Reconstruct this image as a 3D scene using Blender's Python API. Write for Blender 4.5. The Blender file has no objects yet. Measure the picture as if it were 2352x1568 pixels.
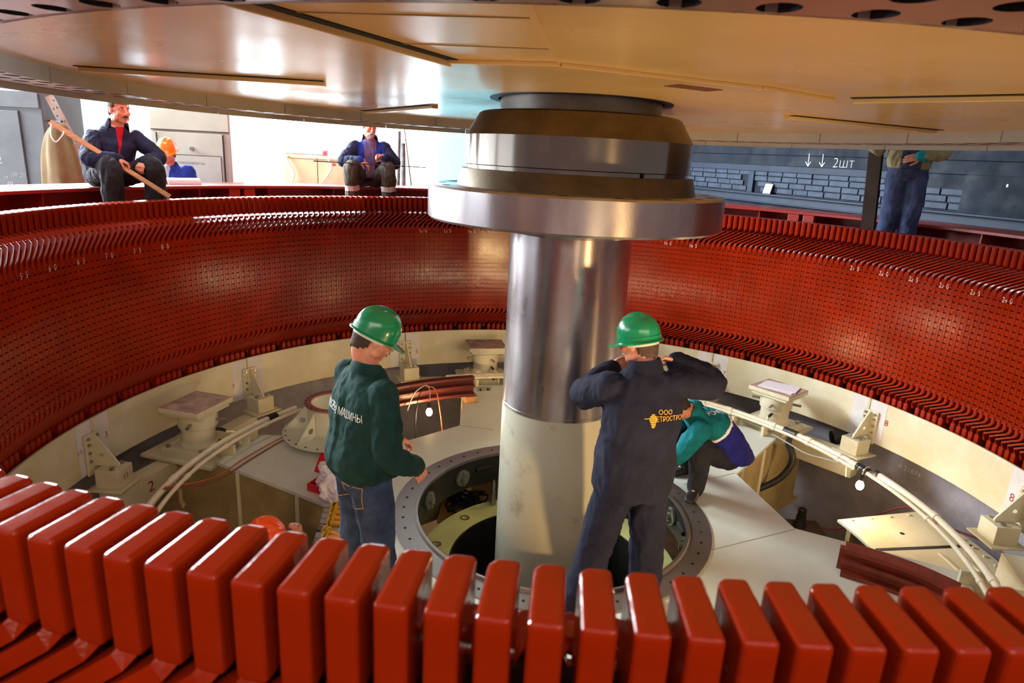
import bpy, bmesh, math, random
from mathutils import Vector, Matrix, noise as mnoise
from mathutils.bvhtree import BVHTree
scene = bpy.context.scene
COL = scene.collection
pi = math.pi
rad = math.radians
# ---------------------------------------------------------------- camera, world, lights, exposure
cd = bpy.data.cameras.new('camera')
cam = bpy.data.objects.new('camera', cd); COL.objects.link(cam)
cd.sensor_width = 36.0; cd.lens = 1521.09 / 2352 * 36.0
cd.clip_start = 0.05
YAW, PIT, ROL = 0.02776775, 0.27479865, 0.05189151
cy_, sy_, cp_, sp_ = math.cos(YAW), math.sin(YAW), math.cos(PIT), math.sin(PIT)
fw = Vector((-sy_*cp_, cy_*cp_, -sp_)); r0 = Vector((cy_, sy_, 0)); d0 = fw.cross(r0)
rt = r0*math.cos(ROL) - d0*math.sin(ROL); dn = r0*math.sin(ROL) + d0*math.cos(ROL)
CAM = Vector((-0.2431, -4.6379, 2.6620))
cam.matrix_world = Matrix(((rt.x, -dn.x, -fw.x, CAM.x), (rt.y, -dn.y, -fw.y, CAM.y), (rt.z, -dn.z, -fw.z, CAM.z), (0, 0, 0, 1)))
cd.dof.use_dof = True; cd.dof.focus_distance = 5.2; cd.dof.aperture_fstop = 5.0
scene.camera = cam
scene.view_settings.view_transform = 'Standard'
scene.view_settings.look = 'None'
scene.view_settings.gamma = 1.0
scene.view_settings.use_curve_mapping = False
scene.view_settings.exposure = 0.38
w = bpy.data.worlds.new('hall_daylight'); scene.world = w; w.use_nodes = True
w.node_tree.nodes['Background'].inputs[0].default_value = (0.80, 0.88, 1.0, 1)
w.node_tree.nodes['Background'].inputs[1].default_value = 0.42
def light(name, kind, loc, energy, color, size=1.0, target=None, size_y=None, spot=None, blend=.3):
    l = bpy.data.lights.new(name, kind); l.energy = energy; l.color = color
    if kind == 'AREA':
        l.size = size
        if size_y: l.shape = 'RECTANGLE'; l.size_y = size_y
    else: l.shadow_soft_size = size
    if spot: l.spot_size = rad(spot); l.spot_blend = blend
    o = bpy.data.objects.new(name, l); COL.objects.link(o); o.location = loc
    if target is not None:
        o.rotation_euler = (Vector(target) - Vector(loc)).to_track_quat('-Z', 'Y').to_euler()
    return o
# daylight from the hall's tall windows on the left and behind the photographer
light('window_daylight', 'AREA', (-8.6, 4.5, 4.6), 5200, (0.90, 0.96, 1.0), 7.5, (-0.5, 0.0, 0.3), 3.6)
light('hall_fill', 'AREA', (-3.8, 0.8, 6.5), 110, (1.0, 0.97, 0.92), 2.5, (-4.5, 4.0, 1.6), 2.0)  # added fill light, no real lamp: brightens the cabinet behind the frame
light('hall_daylight', 'AREA', (0.5, -9.0, 5.2), 330, (1.0, 0.88, 0.72), 8.0, (0.0, -1.0, 1.2), 3.5)
# tungsten work lamps down in the pit, hidden from view by the near coil ends
light('work_lamp', 'SPOT', (1.75, -3.0, 0.55), 230, (1.0, 0.62, 0.26), .06, (0.35, 0.0, 1.5), spot=75, blend=.6)
light('work_lamp', 'POINT', (2.75, -1.9, 0.45), 7, (1.0, 0.66, 0.30), .10)
light('work_lamp', 'POINT', (0.02, 2.3, 0.75), 8, (1.0, 0.72, 0.40), .05)
light('work_lamp', 'POINT', (0.12, 1.2, 0.75), 8, (1.0, 0.72, 0.40), .05)
light('work_lamp', 'SPOT', (0.7, -3.0, 0.6), 85, (1.0, 0.70, 0.36), .25, (0.9, -1.2, 3.0), spot=105, blend=.8)  # unseen lamp added to brighten the rotor underside
light('work_lamp', 'POINT', (-1.9, -2.6, 0.35), 20, (1.0, 0.66, 0.30), .10)
# ---------------------------------------------------------------- helpers
def lin(c):
    return tuple(((v/255)/12.92 if v/255 <= .04045 else ((v/255+.055)/1.055)**2.4) for v in c)
MATS = {}
def mat(name, rgb, rough=.5, metal=0.0, var=.0, vscale=4.0, bump=0.0, bscale=40.0, rgb2=None, coat=0.0, emit=None, estr=0.0, stretch=(1,1,1), contrast=(.35,.65), rvar=0.0, spec=None):
    """procedural paint/metal/cloth: noise mixes two tones, a second noise bumps it"""
    if name in MATS: return MATS[name]
    m = bpy.data.materials.new(name); m.use_nodes = True
    nt = m.node_tree; N = nt.nodes; L = nt.links; b = N['Principled BSDF']
    c = lin(rgb)
    b.inputs['Base Color'].default_value = (*c, 1); b.inputs['Roughness'].default_value = rough; b.inputs['Metallic'].default_value = metal
    if coat: b.inputs['Coat Weight'].default_value = coat; b.inputs['Coat Roughness'].default_value = .12
    if spec is not None: b.inputs['Specular IOR Level'].default_value = spec
    if emit: b.inputs['Emission Color'].default_value = (*lin(emit), 1); b.inputs['Emission Strength'].default_value = estr
    tc = mp = None
    if var or bump or rgb2 or rvar:
        tc = N.new('ShaderNodeTexCoord'); mp = N.new('ShaderNodeMapping'); mp.inputs['Scale'].default_value = stretch
        L.new(tc.outputs['Object'], mp.inputs['Vector'])
    if var or rgb2:
        nz = N.new('ShaderNodeTexNoise'); nz.inputs['Scale'].default_value = vscale; nz.inputs['Detail'].default_value = 6; nz.inputs['Roughness'].default_value = .62
        L.new(mp.outputs[0], nz.inputs['Vector'])
        rp = N.new('ShaderNodeMapRange'); rp.inputs[1].default_value = contrast[0]; rp.inputs[2].default_value = contrast[1]
        L.new(nz.outputs['Fac'], rp.inputs[0])
        mx = N.new('ShaderNodeMix'); mx.data_type = 'RGBA'
        c2 = lin(rgb2) if rgb2 else tuple(v*(1-var) for v in c)
        c1 = c if rgb2 else tuple(min(1, v*(1+var*.6)) for v in c)
        mx.inputs[6].default_value = (*c1, 1); mx.inputs[7].default_value = (*c2, 1)
        L.new(rp.outputs[0], mx.inputs[0]); L.new(mx.outputs[2], b.inputs['Base Color'])
    if rvar:
        nr = N.new('ShaderNodeTexNoise'); nr.inputs['Scale'].default_value = vscale*1.7; nr.inputs['Detail'].default_value = 4
        L.new(mp.outputs[0], nr.inputs['Vector'])
        rr = N.new('ShaderNodeMapRange'); rr.inputs[1].default_value = .3; rr.inputs[2].default_value = .7
        rr.inputs[3].default_value = max(.03, rough-rvar); rr.inputs[4].default_value = rough+rvar
        L.new(nr.outputs['Fac'], rr.inputs[0]); L.new(rr.outputs[0], b.inputs['Roughness'])
    if bump:
        nb = N.new('ShaderNodeTexNoise'); nb.inputs['Scale'].default_value = bscale; nb.inputs['Detail'].default_value = 4
        L.new(mp.outputs[0], nb.inputs['Vector'])
        bp = N.new('ShaderNodeBump'); bp.inputs['Strength'].default_value = bump; bp.inputs['Distance'].default_value = .01
        L.new(nb.outputs['Fac'], bp.inputs['Height']); L.new(bp.outputs[0], b.inputs['Normal'])
    MATS[name] = m
    return m
def empty(name, loc=(0,0,0), label=None, cat=None, group=None, rotz=0.0):
    o = bpy.data.objects.new(name, None); COL.objects.link(o); o.location = loc; o.rotation_euler = (0,0,rotz)
    o.empty_display_size = .1
    tag(o, label, cat, group); return o
def tag(o, label=None, cat=None, group=None, kind=None):
    if label: o['label'] = label
    if cat: o['category'] = cat
    if group: o['group'] = group
    if kind: o['kind'] = kind
    return o
def dup(root, loc=None, rotz=None, label=None, group=None):
    r = root.copy(); COL.objects.link(r)
    if loc is not None: r.location = loc
    if rotz is not None: r.rotation_euler = (0,0,rotz)
    if label: r['label'] = label
    if group: r['group'] = group
    for ch in list(root.children):
        c = ch.copy(); COL.objects.link(c); c.parent = r
        for g in list(ch.children):
            d = g.copy(); COL.objects.link(d); d.parent = c
    return r
def P(az, r, z=0.0):
    a = rad(az); return Vector((r*math.sin(a), r*math.cos(a), z))
def polar_matrix(az, r, z):
    """local x = clockwise tangent, y = outward radial, z = up"""
    a = rad(az); s, c = math.sin(a), math.cos(a)
    return Matrix(((c, s, 0, r*s), (-s, c, 0, r*c), (0, 0, 1, z), (0, 0, 0, 1)))
class MB:
    def __init__(self): self.v = []; self.f = []
    def add(self, vs, fs, M=None):
        o = len(self.v)
        self.v.extend([tuple(M @ Vector(p)) for p in vs] if M is not None else [tuple(p) for p in vs])
        self.f.extend([tuple(i+o for i in q) for q in fs]); return self
    def box(self, c, s, M=None, R=None):
        x, y, z = s[0]/2, s[1]/2, s[2]/2
        vs = [Vector((a*x, b*y, d*z)) for d in (-1,1) for b in (-1,1) for a in (-1,1)]
        if R is not None: vs = [R @ p for p in vs]
        vs = [p + Vector(c) for p in vs]
        return self.add(vs, [(0,2,3,1),(4,5,7,6),(0,1,5,4),(1,3,7,5),(3,2,6,7),(2,0,4,6)], M)
    def bar(self, a, b, wd, ht, up=(0,0,1)):
        a, b = Vector(a), Vector(b); t = (b-a).normalized(); s = t.cross(Vector(up)).normalized(); u = s.cross(t)
        vs = [p + s*i*wd/2 + u*j*ht/2 for p in (a, b) for i, j in ((-1,-1),(1,-1),(1,1),(-1,1))]
        return self.add(vs, [(0,3,2,1),(4,5,6,7),(0,1,5,4),(1,2,6,5),(2,3,7,6),(3,0,4,7)])
    def sweep(self, pts, a, b, refs):
        """rectangular section a (side) x b (along ref) swept along pts"""
        n = len(pts); vs = []; aa = a if isinstance(a, (list, tuple)) else None
        for i, p in enumerate(pts):
            t = (pts[min(i+1,n-1)] - pts[max(i-1,0)]).normalized(); rf = refs[i]
            s = t.cross(rf).normalized(); u = s.cross(t).normalized(); a = aa[i] if aa else a
            vs += [p - s*a/2 - u*b/2, p + s*a/2 - u*b/2, p + s*a/2 + u*b/2, p - s*a/2 + u*b/2]
        fs = [(0,3,2,1), (4*n-4, 4*n-3, 4*n-2, 4*n-1)]
        for i in range(n-1):
            for k in range(4):
                k2 = (k+1) % 4; fs.append((4*i+k, 4*i+k2, 4*i+4+k2, 4*i+4+k))
        return self.add(vs, fs)
    def tube(self, pts, r, seg=10, caps=True):
        pts = [Vector(p) for p in pts]; n = len(pts)
        rs = r if isinstance(r, (list, tuple)) else [r]*n
        t0 = (pts[1]-pts[0]).normalized(); u = t0.orthogonal().normalized(); vs = []
        for i, p in enumerate(pts):
            t = (pts[min(i+1,n-1)] - pts[max(i-1,0)]).normalized()
            u = (u - t*u.dot(t)).normalized(); v = t.cross(u)
            vs += [p + (u*math.cos(2*pi*k/seg) + v*math.sin(2*pi*k/seg))*rs[i] for k in range(seg)]
        fs = []
        for i in range(n-1):
            for k in range(seg):
                k2 = (k+1) % seg; fs.append((i*seg+k, i*seg+k2, (i+1)*seg+k2, (i+1)*seg+k))
        if caps: fs += [tuple(reversed(range(seg))), tuple(range((n-1)*seg, n*seg))]
        return self.add(vs, fs)
    def cyl(self, a, b, r, seg=24, r2=None):
        return self.tube([a, b], [r, r if r2 is None else r2], seg)
    def lathe(self, prof, az0=0, az1=360, seg=96, M=None, close=False):
        full = abs(az1-az0) >= 359.9; n = seg if full else seg+1; m = len(prof); vs = []
        for i in range(n):
            a = az0 + (az1-az0)*i/seg
            vs += [P(a, r, z) for r, z in prof]
        fs = []; cnt = m if close else m-1
        for i in range(seg):
            j = (i+1) % n
            for k in range(cnt):
                k2 = (k+1) % m; fs.append((i*m+k, i*m+k2, j*m+k2, j*m+k))
        if close and not full: fs += [tuple(range(m)), tuple(reversed(range((n-1)*m, n*m)))]
        return self.add(vs, fs, M)
    def prism(self, poly, z0, z1, M=None):
        n = len(poly); vs = [(x,y,z0) for x,y in poly] + [(x,y,z1) for x,y in poly]
        fs = [tuple(reversed(range(n))), tuple(range(n,2*n))] + [(i,(i+1)%n,n+(i+1)%n,n+i) for i in range(n)]
        return self.add(vs, fs, M)
    def ell(self, c, s, seg=16, rings=10, M=None):
        vs = []; 
        for i in range(rings+1):
            th = pi*i/rings
            for k in range(seg):
                ph = 2*pi*k/seg
                vs.append(Vector((s[0]*math.sin(th)*math.cos(ph), s[1]*math.sin(th)*math.sin(ph), s[2]*math.cos(th)))+Vector(c))
        fs = []
        for i in range(rings):
            for k in range(seg):
                k2=(k+1)%seg; q=(i*seg+k,(i+1)*seg+k,(i+1)*seg+k2,i*seg+k2)
                fs.append(q)
        return self.add(vs, fs, M)
    def hexnut(self, c, r, h, axis=(0,0,1)):
        c = Vector(c); ax = Vector(axis).normalized(); u = ax.orthogonal().normalized(); v = ax.cross(u)
        vs = [c + ax*h*j + (u*math.cos(pi/3*k)+v*math.sin(pi/3*k))*r for j in (0,1) for k in range(6)]
        return self.add(vs, [tuple(reversed(range(6))), tuple(range(6,12))] + [(k,(k+1)%6,6+(k+1)%6,6+k) for k in range(6)])
    def mesh(self, name, merge=False):
        me = bpy.data.meshes.new(name); me.from_pydata(self.v, [], self.f)
        bm = bmesh.new(); bm.from_mesh(me)
        if merge: bmesh.ops.remove_doubles(bm, verts=bm.verts, dist=1e-5)
        dead = [f for f in bm.faces if f.calc_area() < 1e-12]
        if dead: bmesh.ops.delete(bm, geom=dead, context='FACES')
        bmesh.ops.recalc_face_normals(bm, faces=bm.faces)
        bm.to_mesh(me); bm.free(); return me
def obj(name, mb, m, parent=None, smooth=None, bevel=0, seg=2, loc=None, label=None, kind=None, local=False, merge=False):
    me = mb.mesh(name, merge) if isinstance(mb, MB) else mb
    if m is not None and not me.materials: me.materials.append(m)
    o = bpy.data.objects.new(name, me); COL.objects.link(o)
    if parent:
        o.parent = parent
        if not local: o.matrix_parent_inverse = Matrix.Translation(-Vector(parent.location)) if parent.type == 'EMPTY' else Matrix.Identity(4)
    if loc: o.location = loc
    if smooth is not None:
        if smooth >= 180: me.shade_smooth()
        else:
            me.shade_smooth()
            try: me.set_sharp_from_angle(angle=rad(smooth))
            except Exception: pass
    if bevel:
        bv = o.modifiers.new('bevel', 'BEVEL'); bv.width = bevel; bv.segments = seg; bv.limit_method = 'ANGLE'; bv.angle_limit = rad(38)
    if label: o['label'] = label
    if kind: o['kind'] = kind
    return o
def struct(name, mb, m, smooth=None, bevel=0):
    o = obj(name, mb, m, smooth=smooth, bevel=bevel); o['kind'] = 'structure'; return o
_txt = {}
def text_geo(body, size, thin=0.0):
    k = (body, size, thin)
    if k not in _txt:
        cu = bpy.data.curves.new('txt', 'FONT'); cu.body = body; cu.size = size; cu.align_x = 'CENTER'; cu.align_y = 'CENTER'; cu.resolution_u = 3; cu.offset = -thin
        o = bpy.data.objects.new('txt', cu); COL.objects.link(o)
        dg = bpy.context.evaluated_depsgraph_get(); me = o.evaluated_get(dg).to_mesh()
        _txt[k] = ([v.co.copy() for v in me.vertices], [tuple(p.vertices) for p in me.polygons])
        o.evaluated_get(dg).to_mesh_clear(); bpy.data.objects.remove(o); bpy.data.curves.remove(cu)
    return _txt[k]
def add_text(mb, body, size, M, sx=1.0, thin=0.0):
    v, f = text_geo(body, size, thin); mb.add([Vector((p.x*sx, p.y, p.z)) for p in v], f, M)
def face_matrix(o, xdir, n):
    """text plane: x along xdir, facing n"""
    n = Vector(n).normalized(); x = Vector(xdir); x = (x - n*x.dot(n)).normalized(); y = n.cross(x)
    return Matrix(((x.x,y.x,n.x,o[0]),(x.y,y.y,n.y,o[1]),(x.z,y.z,n.z,o[2]),(0,0,0,1)))
def in_view(p, margin=60):
    v = Vector(p) - CAM; z = v.dot(fw)
    if z < .2: return None
    x = 1176 + 1521.09*v.dot(rt)/z; y = 784 + 1521.09*v.dot(dn)/z
    return z if -margin < x < 2352+margin and -margin < y < 1568+margin else None
rng = random.Random(7)
# ---------------------------------------------------------------- materials
RED = mat('red_insulating_enamel', (142, 33, 5), .17, var=.18, vscale=3, bump=.12, bscale=25, coat=.0, rvar=.05, spec=.28)
REDF = mat('red_frame_paint', (140, 34, 22), .38, var=.15, vscale=2, bump=.05, bscale=30)
CREAM = mat('cream_machine_paint', (210, 207, 184), .42, var=.10, vscale=2.5, bump=.05, bscale=60, rgb2=(196, 187, 152))
PALE = mat('pale_floor_paint', (212, 219, 208), .42, var=.08, vscale=1.6, bump=.06, bscale=30, rgb2=(197, 204, 190), rvar=.08)
WEB = mat('ochre_web_paint', (176, 158, 108), .55, var=.2, vscale=2, rgb2=(140, 120, 78))
ROTP = mat('beige_rotor_paint', (222, 190, 128), .25, var=.05, vscale=.8, bump=.12, bscale=1.6, coat=.0, rvar=.04, spec=.4, stretch=(1, 1, 1))
SKIRT = mat('grey_beige_rim_paint', (176, 166, 146), .4, var=.1, vscale=3)
STEEL = mat('turned_steel', (176, 170, 170), .31, metal=1.0, vscale=3.5, bump=.03, bscale=120, rvar=.05, stretch=(1, 1, .45), rgb2=(134, 124, 116), contrast=(.5, .8))
def brushed(m, amt, rot=0.0):
    """lathe turned metal: highlights stretch along the axis"""
    nt = m.node_tree; b = nt.nodes['Principled BSDF']; t = nt.nodes.new('ShaderNodeTangent'); t.direction_type = 'RADIAL'; t.axis = 'Z'
    nt.links.new(t.outputs[0], b.inputs['Tangent']); b.inputs['Anisotropic'].default_value = amt; b.inputs['Anisotropic Rotation'].default_value = rot
brushed(STEEL, .85, .25)
STEELD = mat('oiled_steel', (104, 92, 74), .38, metal=.9, var=.35, vscale=3, rvar=.08)
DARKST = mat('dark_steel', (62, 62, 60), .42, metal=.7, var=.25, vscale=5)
DARKRED = mat('dark_red_backing', (46, 14, 10), .7)  # dark tone stands in for the shade behind the winding bars
BLACK = mat('opening_shade_black', (10, 9, 8), .8)  # black colour stands in for the shade inside holes and slots
BOLT = mat('bright_bolt_metal', (165, 160, 150), .32, metal=.9)
SHAFTP = mat('pale_shaft_paint', (190, 190, 170), .33, var=.1, vscale=5, rgb2=(140, 124, 98), contrast=(.58, .8), coat=.2)
CONC = mat('pit_concrete', (150, 146, 154), .85, var=.25, vscale=3, bump=.3, bscale=25)
DUST = mat('dusty_pit_floor', (150, 140, 130), .9, var=.3, vscale=4, bump=.4, bscale=20)
LIME = mat('yellow_green_disc_paint', (202, 206, 140), .4, var=.12, vscale=3)
MAROON = mat('maroon_rail_paint', (92, 34, 26), .4, var=.2, vscale=6)
WOOD = mat('bare_wood', (176, 128, 82), .6, var=.25, vscale=5, stretch=(1, 1, 8), bump=.1)
PIPE = mat('cream_pipe_paint', (222, 216, 188), .35, var=.06, vscale=8)
REDTXT = mat('red_marker_paint', (140, 30, 22), .6)
CHALK = mat('white_chalk', (214, 216, 220), .9)
RUBBER = mat('black_rubber', (22, 22, 24), .55)
DWALL = mat('dark_grey_wall_paint', (17, 25, 37), .75, var=.3, vscale=2.5, bump=.4, bscale=9, rvar=.12, spec=.25)
WHITE = mat('white_hall_paint', (236, 238, 238), .7, var=.04, vscale=1)
GLOW = mat('bright_frosted_glazing', (240, 244, 248), .4, emit=(235, 244, 255), estr=4.5)
def fill2d(outer, holes, z=0.0):
    bm = bmesh.new(); es = []
    for lp in [outer] + holes:
        vs = [bm.verts.new((x, y, z)) for x, y in lp]
        es += [bm.edges.new((vs[i], vs[(i+1) % len(vs)])) for i in range(len(vs))]
    bmesh.ops.triangle_fill(bm, use_beauty=True, use_dissolve=False, edges=es)
    bm.verts.index_update(); v = [tuple(q.co) for q in bm.verts]; f = [tuple(q.index for q in p.verts) for p in bm.faces]; bm.free()
    return v, f
def plate_with_holes(mb, outer, holes, z0, z1, M=None):
    for z in (z0, z1):
        v, f = fill2d(outer, holes, z); mb.add(v, f, M)
    for lp in [outer] + holes:
        n = len(lp); vs = [(x,y,z0) for x,y in lp] + [(x,y,z1) for x,y in lp]
        mb.add(vs, [(i,(i+1)%n,n+(i+1)%n,n+i) for i in range(n)], M)
    return mb
def circle(cx, cy, r, n=32): return [(cx+r*math.cos(2*pi*k/n), cy+r*math.sin(2*pi*k/n)) for k in range(n)]
def pol(az, r): p = P(az, r); return (p.x, p.y)
# ================================================================ SETTING
struct('floor', MB().lathe([(5.05,.9),(16,.9),(16,.8),(5.05,.8)], seg=64, close=True), mat('grey_hall_floor', (132,130,128), .7, var=.2))
struct('floor_pit', MB().lathe([(0.0,-1.52),(4.1,-1.52),(4.1,-1.6),(0.0,-1.6)], seg=64), DUST)
struct('wall_pit', MB().lathe([(4.08,-1.55),(4.08,.32),(4.3,.32),(4.3,-1.55)], seg=128, close=True), CONC, smooth=40)
# right wall: painted planks over brick courses
W0 = Vector((2.70, 8.43, 0)); WU = Vector((.4486,-.8937,0)); WN = Vector((-.8937,-.4486,0))
WM = Matrix(((WU.x,0,WN.x,W0.x),(WU.y,0,WN.y,W0.y),(0,1,0,0),(0,0,0,1)))   # local x along wall, y up, z out
def wbox(mb, s0, s1, z0, z1, d0, d1): return mb.box(((s0+s1)/2,(z0+z1)/2,(d0+d1)/2), (abs(s1-s0),abs(z1-z0),abs(d1-d0)), WM)
wr = struct('wall_right', wbox(MB(), -2.2, 9.5, .9, 7.0, -.35, 0), DWALL)
br = MB(); bz = 2.27
for row in range(4):
    s = -1.4 + (.16 if row % 2 else 0) - rng.random()*.05
    while s < 5.15:
        L_ = .27 + rng.random()*.07
        if not (1.40 < s+L_/2 < 1.62) and not (row == 3 and s > 4.2):
            wbox(br, s, min(s+L_, 5.2), bz, bz+.076, -.01, .022+rng.random()*.012)
        s += L_ + .016
    bz += .088
obj('brick_courses', br, mat('painted_brick', (48,58,74), .65, spec=.25, var=.3, vscale=6, bump=.5, bscale=18), wr, bevel=.008, label='dark grey painted bricks with rough edges')
bd = MB()
for z0, z1, d in ((2.70,2.86,.035),(2.868,3.02,.03),(3.03,3.2,.036),(3.21,3.5,.03)): wbox(bd, -2.0, 6.4, z0, z1, 0, d)
obj('plank_cladding', bd, DWALL, wr, bevel=.006)
obj('timber_rail', wbox(MB(), -2.0, 4.05, 2.60, 2.70, 0, .06), mat('blue_grey_paint', (34,44,60), .65, spec=.25, var=.25, bump=.3, bscale=12), wr, bevel=.008)
obj('wall_patch', wbox(MB(), 5.05, 9.4, 2.1, 2.72, 0, .03), DWALL, wr, bevel=.005)
lg = MB(); wbox(lg, -2.0, 8.5, 2.225, 2.25, 0, .16); wbox(lg, -2.0, 8.5, 2.10, 2.225, 0, .05); wbox(lg, -2.0, 8.5, 2.10, 2.115, .0, .13)
obj('steel_ledge', lg, mat('blue_grey_ledge', (38,48,64), .6, spec=.25, var=.15), wr, bevel=.004)
obj('ledge_post', wbox(MB(), 1.44, 1.56, 2.25, 2.60, 0, .05), mat('blue_grey_paint', (98,110,128)), wr, bevel=.004)
ck = MB()
for s in (2.64, 2.90):
    zz = 2.79
    for a, b in (((s,zz+.11),(s+.01,zz-.07)),((s-.05,zz-.01),(s+.01,zz-.075)),((s+.05,zz-.01),(s+.01,zz-.075))):
        d = Vector((b[0]-a[0], b[1]-a[1], 0)); ck.bar(WM @ Vector((a[0],a[1],.040)), WM @ Vector((b[0],b[1],.040)), .009, .002, up=WN)
add_text(ck, '2шт', .20, WM @ Matrix.Translation((3.28,2.775,.0395)), 1.05, .006)
obj('chalk_writing', ck, CHALK, wr, label='white chalk arrows and writing on the dark wall')
sm = MB()
for s, z, a, b in ((5.46,2.80,.035,.016),(5.42,2.76,.03,.02),(5.50,2.845,.02,.012),(5.55,2.6,.012,.02)): sm.ell((s,z,.031),(a,b,.003),10,6,WM)
obj('paint_chips', sm, CHALK, wr)
# back and left walls with tall frosted windows
wb = MB()
def wall_holes(mb, x0, x1, z0, z1, wins, M, d=.3):
    plate_with_holes(mb, [(x0,z0),(x1,z0),(x1,z1),(x0,z1)], [[(a,c),(b,c),(b,e),(a,e)] for a,b,c,e in wins], -d, 0, M)
BM = Matrix(((1,0,0,0),(0,0,-1,9.6),(0,1,0,0),(0,0,0,1)))     # local x=world x, y=up, z toward the room
bw = [(-8.9,-6.3,1.5,5.2),(-6.0,-4.4,1.5,5.2),(-4.1,-2.3,1.5,5.2)]
wall_holes(wb, -10.2, 1.95, .9, 7, bw, BM)
struct('wall_back', wb, WHITE)
LM = Matrix(((0,0,1,-9.9),(1,0,0,0),(0,1,0,0),(0,0,0,1)))
wl = MB(); lw = [(-4.5,-1.0,1.5,5.2),(-.4,3.2,1.5,5.2),(3.8,8.6,1.5,5.2)]
wall_holes(wl, -8, 9.6, .9, 7, lw, LM)
struct('wall_left', wl, WHITE)
n = 1
for wins, M in ((bw, BM), (lw, LM)):
    for a, b, c, e in wins:
        g = struct('window_%d' % n, MB().box(((a+b)/2,(c+e)/2,-.18),(b-a,e-c,.02), M), GLOW)
        fr = MB(); k = 3
        for i in range(k+1): x = a+(b-a)*i/k; fr.box((x,(c+e)/2,-.15),(.045,e-c,.05), M)
        for z in (c, e): fr.box(((a+b)/2,z,-.15),(b-a,.045,.044), M)
        o = obj('window_frame', fr, WHITE, g); n += 1
struct('wall_pier', MB().box((-1.45,8.9,3.2),(1.5,1.3,4.6)), mat('cyan_wall_paint', (132,214,228), .6, var=.05))
# ================================================================ STATOR
stator = empty('stator', (0,0,0), 'huge round stator lined with glossy red laminations and coil ends', 'stator')
NS = 378; DS = 360/NS
R0, ZB, ZT = 3.62, .775, 1.775
def slot_az(n): return -97.38 + (n-55)*DS
core = MB()
ce = [0,.15,.20,.76,.81,1.0]; NR = 18; rh = (ZT-.03-ZB-.02)/NR; re_ = [0,.41,.59,1.0]
zs = [ZB] ; rows = [('lip',0)]
z = ZB+.02
for r in range(NR):
    for k in range(3):
        zs.append(z + rh*re_[k]); rows.append((k, r))
    z += rh
zs += [ZT-.03, ZT]; rows.append(('lip',1))
zs = [ZB] + [ZB+.02 + rh*(r+re_[k]) for r in range(NR) for k in range(3)] + [ZT-.03, ZT]
rows = [('lip',0)] + [(k,r) for r in range(NR) for k in range(3)] + [('lip',1)]
def depth(c, row):
    k, r = row
    if k == 'lip': return 0.0
    sq = (r % 4 == 1)
    if c == 2: return .022 if k == 1 else .001
    if c in (1,3): return .022 if (k == 1 or (sq and k == 2)) else .003
    return .0
first = int(round((-128+97.38)/DS)) + 55; last = int(round((128+97.38)/DS)) + 55
for s in range(first, last):
    a0 = slot_az(s) - DS/2
    azs = [a0 + DS*t for t in ce]
    for c in range(5):
        dprev = None
        for ri, row in enumerate(rows):
            d = depth(c, row); z0, z1 = zs[ri], zs[ri+1]
            core.add([P(azs[c],R0+d,z0),P(azs[c+1],R0+d,z0),P(azs[c+1],R0+d,z1),P(azs[c],R0+d,z1)], [(0,1,2,3)])
            if dprev is not None and abs(d-dprev) > 1e-6:
                core.add([P(azs[c],R0+dprev,z0),P(azs[c+1],R0+dprev,z0),P(azs[c+1],R0+d,z0),P(azs[c],R0+d,z0)], [(0,1,2,3)])
            if c < 4:
                d2 = depth(c+1, row)
                if abs(d2-d) > 1e-6: core.add([P(azs[c+1],R0+d,z0),P(azs[c+1],R0+d2,z0),P(azs[c+1],R0+d2,z1),P(azs[c+1],R0+d,z1)], [(0,1,2,3)])
            dprev = d
core.lathe([(R0,ZB),(R0,ZT)], slot_az(last)-DS/2, slot_az(first)-DS/2+360, 60)
core.lathe([(R0,ZT),(4.55,ZT)], seg=180); core.lathe([(R0,ZB),(4.05,ZB)], seg=180)
obj('laminated_core', core, RED, stator)
# toothed finger plates where bars leave the core
fg = MB()
for s in range(first, last):
    for z, h in ((ZT+.006,.024),(ZB-.012,.035)):
        fg.box((0,.03,0),(.018,.07,h), polar_matrix(slot_az(s)+DS/2, R0, z))
obj('finger_plates', fg, RED, stator, kind='stuff')
def bar_pts(az, kind):
    if kind == 'up': q = [(0,3.636,1.74),(0,3.638,1.795),(.12,3.640,1.813),(.5,3.646,1.83),(1.5,3.668,1.866),(2.7,3.70,1.91),(3.0,3.725,1.922),(3.4,3.80,1.942),(3.5,3.85,1.955),(3.5,3.87,2.0)]
    elif kind == 'low': q = [(0,3.636,.80),(0,3.638,.748),(-.15,3.640,.728),(-.6,3.646,.708),(-2.2,3.675,.66),(-3.9,3.715,.605),(-4.3,3.735,.590),(-4.7,3.765,.565),(-4.8,3.785,.52)]
    else: q = [(3.5,3.90,1.98),(3.5,3.92,1.95),(3.8,3.94,1.935),(6.0,4.02,1.84),(6.3,4.03,1.82),(6.3,4.03,1.77)]
    pts = [P(az+DS*a, r, z) for a, r, z in q]
    return pts, [P(az+DS*a, 1, 0) for a, r, z in q]
def cap_box(mb, az, r0, r1, z0, z1, wd):
    return mb.box((0,(r0+r1)/2,(z0+z1)/2),(wd,r1-r0,z1-z0), polar_matrix(az,0,0))
proto = {}
proto['upcap'] = MB(); x = .0235
pr_ = [(-x,3.822),(x-.010,3.822),(x,3.836),(x,3.955),(-x,3.955)]
proto['upcap'].prism(pr_, 1.95, 2.11); proto['upcap'] = proto['upcap'].mesh('coil_end_cap')
proto['lowcap'] = MB().box((0,3.795,.42),(.046,.10,.235)).mesh('lower_end_cap')
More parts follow.
